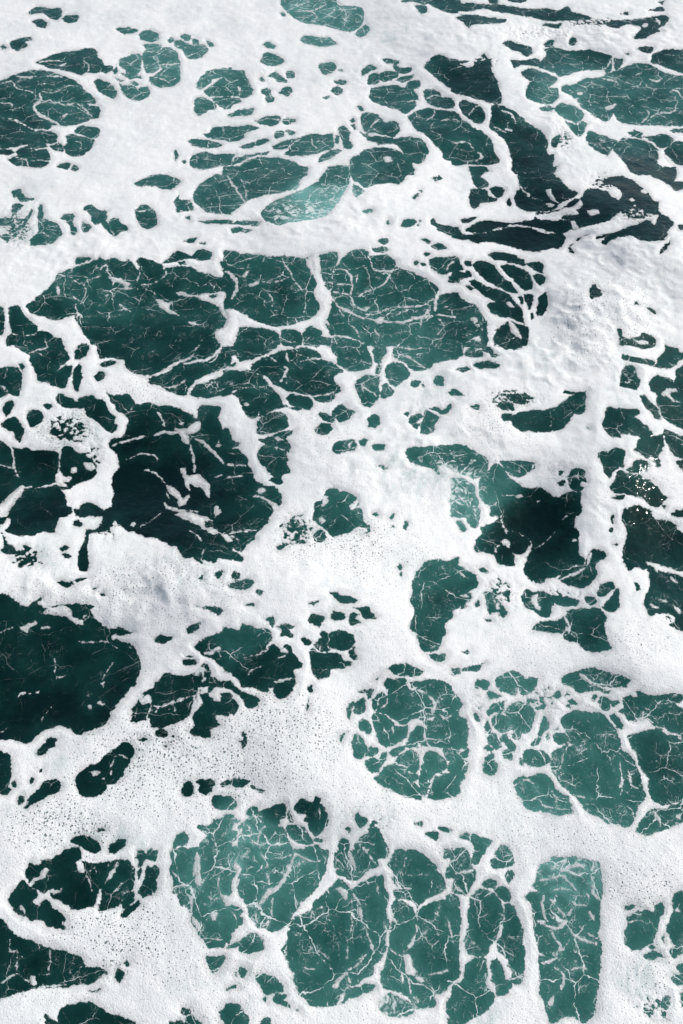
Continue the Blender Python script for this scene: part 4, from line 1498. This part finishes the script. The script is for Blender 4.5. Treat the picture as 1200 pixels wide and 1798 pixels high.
# aeration, plus painted dark where wave slopes mirror less sky: (u, v, amount)
AIR_SHADE = [(250, 870, .0), (80, 1150, .10), (80, 1220, .03), (930, 930, .0), (300, 590, .18), (200, 530, .33), (120, 190, .36), (50, 230, .22), (130, 100, .25), (275, 110, .6),
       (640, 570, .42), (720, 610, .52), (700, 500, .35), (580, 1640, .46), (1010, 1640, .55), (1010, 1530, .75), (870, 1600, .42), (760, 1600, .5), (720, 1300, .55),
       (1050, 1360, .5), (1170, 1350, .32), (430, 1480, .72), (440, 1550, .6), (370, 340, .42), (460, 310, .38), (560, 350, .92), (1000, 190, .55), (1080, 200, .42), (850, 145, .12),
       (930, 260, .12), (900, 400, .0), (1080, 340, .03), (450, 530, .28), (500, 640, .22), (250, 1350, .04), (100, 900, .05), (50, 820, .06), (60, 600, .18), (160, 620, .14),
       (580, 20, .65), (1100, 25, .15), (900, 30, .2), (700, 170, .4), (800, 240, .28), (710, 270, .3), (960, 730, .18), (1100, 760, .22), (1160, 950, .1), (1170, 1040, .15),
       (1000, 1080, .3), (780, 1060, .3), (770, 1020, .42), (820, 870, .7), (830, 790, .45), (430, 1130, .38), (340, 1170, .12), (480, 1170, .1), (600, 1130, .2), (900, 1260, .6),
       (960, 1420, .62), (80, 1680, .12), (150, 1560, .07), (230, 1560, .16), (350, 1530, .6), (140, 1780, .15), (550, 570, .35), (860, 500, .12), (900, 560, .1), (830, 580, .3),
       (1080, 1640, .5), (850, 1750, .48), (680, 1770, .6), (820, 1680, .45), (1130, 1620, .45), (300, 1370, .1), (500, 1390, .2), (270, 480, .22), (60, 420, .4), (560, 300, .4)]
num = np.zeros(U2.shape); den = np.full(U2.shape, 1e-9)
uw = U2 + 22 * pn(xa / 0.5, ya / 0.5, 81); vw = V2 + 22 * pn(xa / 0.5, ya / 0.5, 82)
for u, v, a in AIR_SHADE:
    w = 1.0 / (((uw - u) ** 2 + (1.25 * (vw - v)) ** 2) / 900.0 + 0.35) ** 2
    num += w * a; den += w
air_shade = num / den
# smears of thin foam: (u, v, ru, rv, strength)
FILM = [(530, 372, 90, 26, .72), (590, 345, 60, 34, .55), (790, 850, 60, 60, .8), (830, 890, 30, 60, .5), (430, 1490, 70, 50, .45), (1000, 1525, 70, 30, .7),
        (1000, 1690, 70, 50, .3), (690, 1765, 70, 28, .66), (840, 585, 30, 50, .45), (1110, 660, 40, 25, .5), (360, 1180, 30, 18, .7), (1010, 1290, 20, 40, .5),
        (370, 1480, 30, 50, .4), (900, 1240, 60, 50, .35), (590, 150, 25, 40, .5), (470, 140, 50, 60, .4), (560, 225, 60, 30, .3), (900, 300, 40, 30, .3),
        (1060, 250, 60, 20, .4), (700, 1440, 40, 40, .4), (640, 1480, 40, 40, .3), (330, 480, 30, 20, .3), (20, 380, 40, 40, .5), (980, 1110, 50, 40, .25),
        (920, 640, 30, 20, .5), (440, 400, 60, 12, .6), (890, 320, 60, 20, .3)]
film = np.zeros(U2.shape)
for u, v, ru, rv, s in FILM:
    film = np.maximum(film, s * np.exp(-((U2 - u) / ru) ** 2 - ((V2 - v) / rv) ** 2))
fn = f[np.clip(np.searchsorted(gv, V2), 0, len(gv) - 1), np.clip(np.searchsorted(gu, U2), 0, len(gu) - 1)]
air_shade = np.clip(air_shade + (0.05 + 0.20 * air_shade) * (np.exp(np.clip(fn, -60, 0) / 9.0) - 0.35), 0, 1)
lace = np.clip(0.04 + 1.2 * air_shade, 0, 1)
mew, _, _ = grid_mesh("sea_water", Xw, Yw, Zw, None, {"air_shade": air_shade, "film": film, "lace": lace})
# carry the same sheet on to the horizon
import bmesh
bm = bmesh.new(); bm.from_mesh(mew)
edges = [e for e in bm.edges if e.is_boundary]
c = mathutils.Vector((0, 8.0, 0))
for fac in (3.0, 8.0, 40.0):
    r = bmesh.ops.extrude_edge_only(bm, edges=edges)
    nvs = [g for g in r['geom'] if isinstance(g, bmesh.types.BMVert)]
    edges = [g for g in r['geom'] if isinstance(g, bmesh.types.BMEdge)]
    for v in nvs:
        p = c + (v.co - c) * fac
        v.co = (p.x, p.y, 0.0)
bmesh.ops.recalc_face_normals(bm, faces=bm.faces)
for fc in bm.faces:
    fc.smooth = True
bm.to_mesh(mew); bm.free()
if mew.polygons[0].normal.z < 0:
    mew.flip_normals()
water = bpy.data.objects.new("sea_water", mew)
scene.collection.objects.link(water)
water["kind"] = "structure"
water["label"] = "dark green sea water stirred to paler teal in places"

# ------------------------------------------------------------------ materials
class NT:
    def __init__(s, name):
        s.m = bpy.data.materials.new(name); s.m.use_nodes = True
        s.t = s.m.node_tree; s.t.nodes.clear()
        s.out = s.n("ShaderNodeOutputMaterial")
    def n(s, kind, **kw):
        nd = s.t.nodes.new(kind)
        for k, v in kw.items():
            setattr(nd, k, v)
        return nd
    def l(s, a, b):
        s.t.links.new(a, b)
    def put(s, sock, v):
        if isinstance(v, (int, float, tuple)):
            sock.default_value = v
        else:
            s.l(v, sock)
    def math(s, op, a, b=0.0, c=None, clamp=False):
        nd = s.n("ShaderNodeMath", operation=op, use_clamp=clamp)
        s.put(nd.inputs[0], a); s.put(nd.inputs[1], b)
        if c is not None: s.put(nd.inputs[2], c)
        return nd.outputs[0]
    def step(s, x, a, b, lo=0.0, hi=1.0):
        nd = s.n("ShaderNodeMapRange", interpolation_type='SMOOTHSTEP')
        s.put(nd.inputs[0], x); s.put(nd.inputs[1], a); s.put(nd.inputs[2], b)
        nd.inputs[3].default_value = lo; nd.inputs[4].default_value = hi
        return nd.outputs[0]
    def attr(s, name):
        return s.n("ShaderNodeAttribute", attribute_name=name).outputs["Fac"]
    def noise(s, vec, scale, detail=2.0, rough=0.5, dist=0.0):
        nd = s.n("ShaderNodeTexNoise", noise_dimensions='3D')
        s.l(vec, nd.inputs["Vector"])
        nd.inputs["Scale"].default_value = scale; nd.inputs["Detail"].default_value = detail
        nd.inputs["Roughness"].default_value = rough; nd.inputs["Distortion"].default_value = dist
        return nd
    def voro(s, vec, scale, feature='F1'):
        nd = s.n("ShaderNodeTexVoronoi", voronoi_dimensions='2D', feature=feature)
        s.l(vec, nd.inputs["Vector"]); nd.inputs["Scale"].default_value = scale
        return nd
    def warp(s, vec, nz, amt):
        a = s.n("ShaderNodeVectorMath", operation='SUBTRACT'); s.l(nz.outputs["Color"], a.inputs[0]); a.inputs[1].default_value = (.5, .5, .5)
        b = s.n("ShaderNodeVectorMath", operation='SCALE'); s.l(a.outputs[0], b.inputs[0]); b.inputs["Scale"].default_value = amt
        c = s.n("ShaderNodeVectorMath", operation='ADD'); s.l(vec, c.inputs[0]); s.l(b.outputs[0], c.inputs[1])
        return c.outputs[0]
    def mixcol(s, fac, a, b):
        nd = s.n("ShaderNodeMix", data_type='RGBA')
        s.put(nd.inputs[0], fac); s.put(nd.inputs[6], a); s.put(nd.inputs[7], b)
        return nd.outputs[2]

FOAM_COL = (0.82, 0.82, 0.81, 1)

# --- foam
k = NT("foam")
pos = k.n("ShaderNodeNewGeometry").outputs["Position"]
rim = k.attr("rim"); porA = k.attr("pores")
wp = k.warp(pos, k.noise(pos, 14.0, 3.0), 0.035)
patch = k.noise(pos, 1.7, 3.0, 0.6).outputs["Fac"]
dens = k.math('MULTIPLY', k.step(patch, 0.25, 0.60, 0.35, 1.0), porA)
def pores(scale, rmax, cut):
    v = k.voro(wp, scale)
    sep = k.n("ShaderNodeSeparateColor"); k.l(v.outputs["Color"], sep.inputs[0])
    r = k.math('MULTIPLY', k.math('SUBTRACT', sep.outputs[0], cut, clamp=True), rmax / (1 - cut))
    r = k.math('MULTIPLY', r, k.math('ADD', k.math('MULTIPLY', dens, 1.15), 0.0))
    return k.math('SUBTRACT', 1.0, k.math('DIVIDE', v.outputs["Distance"], k.math('ADD', r, 0.001)), clamp=True), v
p1, v1 = pores(17.0, 0.20, 0.45)
p2, v2 = pores(36.0, 0.37, 0.22)
p3, v3 = pores(80.0, 0.42, 0.3)
po = k.math('MAXIMUM', k.math('MAXIMUM', p1, p2), k.math('MULTIPLY', p3, 0.8))
pore = k.step(po, 0.05, 0.55)
inner = k.step(rim, 0.004, 0.02)
pore = k.math('MULTIPLY', pore, inner)
thin = k.math('MULTIPLY', k.step(rim, 0.0, 0.018, 0.40, 0.0), k.step(k.noise(pos, 22.0, 3.0, 0.6).outputs['Fac'], 0.30, 0.62))
veil = k.step(k.noise(wp, 9.0, 5.0, 0.65).outputs["Fac"], 0.52, 0.80)
veA = k.attr("veil")
veil = k.math('MULTIPLY', veil, k.math('MULTIPLY', k.step(rim, 0.02, 0.16, 1.0, 0.45), 0.36))
vs2 = k.n("ShaderNodeVectorMath", operation='MULTIPLY'); k.l(wp, vs2.inputs[0]); vs2.inputs[1].default_value = (1.0, 0.55, 1.0)
strk = k.step(k.noise(vs2.outputs[0], 7.5, 6.0, 0.66, 0.9).outputs["Fac"], 0.40, 0.72)
veil = k.math('MAXIMUM', veil, k.math('MULTIPLY', k.math('MULTIPLY', strk, veA), 0.62))
broad = k.math('MULTIPLY', k.step(k.noise(pos, 1.1, 4.0, 0.6).outputs['Fac'], 0.45, 0.68), 0.16)
tone = k.noise(pos, 30.0, 4.0, 0.6).outputs["Fac"]
col = k.mixcol(k.math('MULTIPLY', tone, 0.16), FOAM_COL, (0.60, 0.66, 0.67, 1))
col = k.mixcol(broad, col, (0.40, 0.52, 0.52, 1))
col = k.mixcol(k.math('MAXIMUM', thin, veil), col, (0.22, 0.38, 0.38, 1))
col = k.mixcol(k.math('MULTIPLY', pore, 0.80), col, (0.035, 0.10, 0.095, 1))
bs = k.n("ShaderNodeBsdfPrincipled")
k.l(col, bs.inputs["Base Color"]); bs.inputs["Roughness"].default_value = 0.55
bs.inputs["IOR"].default_value = 1.33
bs.inputs["Specular IOR Level"].default_value = 0.35
hgt = k.math('ADD', k.math('MULTIPLY', k.noise(wp, 45.0, 4.0, 0.65).outputs["Fac"], 0.0028), k.math('MULTIPLY', v3.outputs["Distance"], -0.0022))
hgt = k.math('ADD', hgt, k.math('MULTIPLY', pore, -0.006))
hgt = k.math('ADD', hgt, k.math('MULTIPLY', k.noise(wp, 9.0, 3.0, 0.45).outputs["Fac"], 0.009))
bp = k.n("ShaderNodeBump"); bp.inputs["Strength"].default_value = 0.75; bp.inputs["Distance"].default_value = 1.0
k.l(hgt, bp.inputs["Height"]); k.l(bp.outputs[0], bs.inputs["Normal"])
e1 = k.math('SUBTRACT', k.noise(pos, 45.0, 3.0, 0.62).outputs["Fac"], 0.5)
e2 = k.math('SUBTRACT', k.noise(pos, 150.0, 2.0, 0.6).outputs["Fac"], 0.5)
e0 = k.math('MULTIPLY', k.math('SUBTRACT', k.noise(pos, 17.0, 3.0, 0.6).outputs["Fac"], 0.52), k.step(rim, 0.004, 0.030, 0.034, 0.0))
rr = k.math('ADD', k.math('ADD', rim, e0), k.math('ADD', k.math('MULTIPLY', e1, 0.027), k.math('MULTIPLY', e2, 0.017)))
al = k.step(rr, -0.0015, 0.0045)
soft = k.step(k.noise(pos, 3.3, 2.0, 0.5).outputs["Fac"], 0.36, 0.62)
reach = k.math('ADD', k.math('MULTIPLY', soft, 0.060), 0.006)
al = k.math('MULTIPLY', al, k.step(k.math('DIVIDE', k.math('ADD', rr, k.math('MULTIPLY', e1, 0.03)), reach), 0.0, 1.0, 0.78, 1.0))
mott = k.step(k.noise(pos, 26.0, 4.0, 0.65).outputs["Fac"], 0.30, 0.68)
al = k.math('MULTIPLY', al, k.math('SUBTRACT', 1.0, k.math('MULTIPLY', k.math('MULTIPLY', k.attr("strand"), k.math('ADD', k.math('MULTIPLY', mott, 0.34), 0.06)), k.step(rim, 0.006, 0.05, 1.0, 0.4))))
tr = k.n("ShaderNodeBsdfTransparent")
mx = k.n("ShaderNodeMixShader")
k.l(al, mx.inputs[0]); k.l(tr.outputs[0], mx.inputs[1]); k.l(bs.outputs[0], mx.inputs[2])
k.l(mx.outputs[0], k.out.inputs["Surface"])
for m_ in foam_meshes:
    m_.materials.append(k.m)

# --- water
k = NT("sea_water")
pos = k.n("ShaderNodeNewGeometry").outputs["Position"]
airShadeA = k.attr("air_shade"); filmA = k.attr("film"); laceA = k.attr("lace")
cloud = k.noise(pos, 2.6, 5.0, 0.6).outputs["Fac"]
a = k.math('ADD', airShadeA, k.math('MULTIPLY', k.math('SUBTRACT', cloud, 0.5), 0.42), clamp=True)
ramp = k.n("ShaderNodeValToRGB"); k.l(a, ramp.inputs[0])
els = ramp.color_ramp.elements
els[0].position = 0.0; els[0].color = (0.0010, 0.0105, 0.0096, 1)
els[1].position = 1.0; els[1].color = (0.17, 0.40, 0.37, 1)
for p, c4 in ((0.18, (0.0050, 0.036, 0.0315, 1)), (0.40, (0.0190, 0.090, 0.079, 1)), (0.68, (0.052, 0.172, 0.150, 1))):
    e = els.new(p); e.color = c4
bw = k.n("ShaderNodeBsdfPrincipled")
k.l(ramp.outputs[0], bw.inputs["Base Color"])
bw.inputs["Roughness"].default_value = 0.07; bw.inputs["IOR"].default_value = 1.33
hb = k.math('ADD', k.math('MULTIPLY', k.noise(pos, 5.0, 3.0, 0.55).outputs["Fac"], 0.022), k.math('MULTIPLY', k.noise(pos, 24.0, 3.0, 0.6, 0.6).outputs["Fac"], 0.0042))
bp = k.n("ShaderNodeBump"); bp.inputs["Strength"].default_value = 0.8; bp.inputs["Distance"].default_value = 1.0
k.l(hb, bp.inputs["Height"]); k.l(bp.outputs[0], bw.inputs["Normal"])
# lace: thin strands of bubbles
w1 = k.warp(pos, k.noise(pos, 4.5, 4.0, 0.6), 0.16)
w2 = k.warp(w1, k.noise(pos, 21.0, 3.0, 0.6), 0.030)
brk = k.noise(pos, 6.0, 4.0, 0.65).outputs["Fac"]
brk2 = k.noise(pos, 38.0, 2.0, 0.6).outputs["Fac"]
def strands(scale, wid, lo, hi):
    d = k.voro(w2, scale, 'DISTANCE_TO_EDGE').outputs["Distance"]
    m = k.math('MULTIPLY', k.step(brk, lo, hi), laceA)
    wv_ = k.math('MULTIPLY', k.math('MULTIPLY', m, wid), k.math('ADD', brk2, 0.35))
    return k.math('MULTIPLY', k.step(k.math('DIVIDE', d, k.math('ADD', wv_, 0.0005)), 0.35, 1.0, 1.0, 0.0), k.step(m, 0.0, 0.25))
def ridges(scale, det, rough, wid, lo, hi, vec):
    nz = k.noise(vec, scale, det, rough, 0.4).outputs["Fac"]
    d = k.math('ABSOLUTE', k.math('SUBTRACT', nz, 0.5))
    m = k.math('MULTIPLY', k.step(brk, lo, hi), laceA)
    wv_ = k.math('MULTIPLY', k.math('MULTIPLY', m, wid), k.math('ADD', brk2, 0.25))
    return k.math('MULTIPLY', k.step(k.math('DIVIDE', d, k.math('ADD', wv_, 0.0004)), 0.3, 1.0, 1.0, 0.0), k.step(m, 0.0, 0.3))
s1 = strands(3.2, 0.036, 0.34, 0.66)
s2 = strands(7.5, 0.060, 0.45, 0.72)
s3 = ridges(7.0, 3.0, 0.55, 0.016, 0.40, 0.62, w1)
s4 = ridges(19.0, 3.0, 0.6, 0.024, 0.46, 0.66, pos)
fleck = k.step(k.math('ADD', k.noise(pos, 130.0, 2.0, 0.6).outputs["Fac"], k.math('MULTIPLY', k.math('ADD', laceA, brk), 0.12)), 0.80, 0.90)
st = k.math('MAXIMUM', k.math('MAXIMUM', s1, k.math('MULTIPLY', s2, 0.8)), k.math('MULTIPLY', k.math('MAXIMUM', s3, k.math('MULTIPLY', s4, 0.7)), 0.5))
st = k.math('MAXIMUM', st, k.math('MULTIPLY', fleck, 0.55))
# smears
sm = k.noise(k.warp(pos, k.noise(pos, 3.0, 3.0), 0.25), 13.0, 6.0, 0.62, 1.2).outputs["Fac"]
smn = k.math('DIVIDE', k.math('SUBTRACT', sm, 0.28), 0.44)
smt = k.math('SUBTRACT', 1.0, k.math('MULTIPLY', filmA, 0.72))
smf = k.step(k.math('SUBTRACT', smn, smt), -0.12, 0.22)
smf = k.math('MULTIPLY', smf, k.step(filmA, 0.05, 0.3))
cover = k.math('MAXIMUM', k.math('MULTIPLY', st, 0.85), k.math('MULTIPLY', smf, 0.8))
bd = k.n("ShaderNodeBsdfDiffuse"); bd.inputs["Color"].default_value = (0.72, 0.78, 0.77, 1)
mx = k.n("ShaderNodeMixShader")
k.l(cover, mx.inputs[0]); k.l(bw.outputs[0], mx.inputs[1]); k.l(bd.outputs[0], mx.inputs[2])
k.l(mx.outputs[0], k.out.inputs["Surface"])
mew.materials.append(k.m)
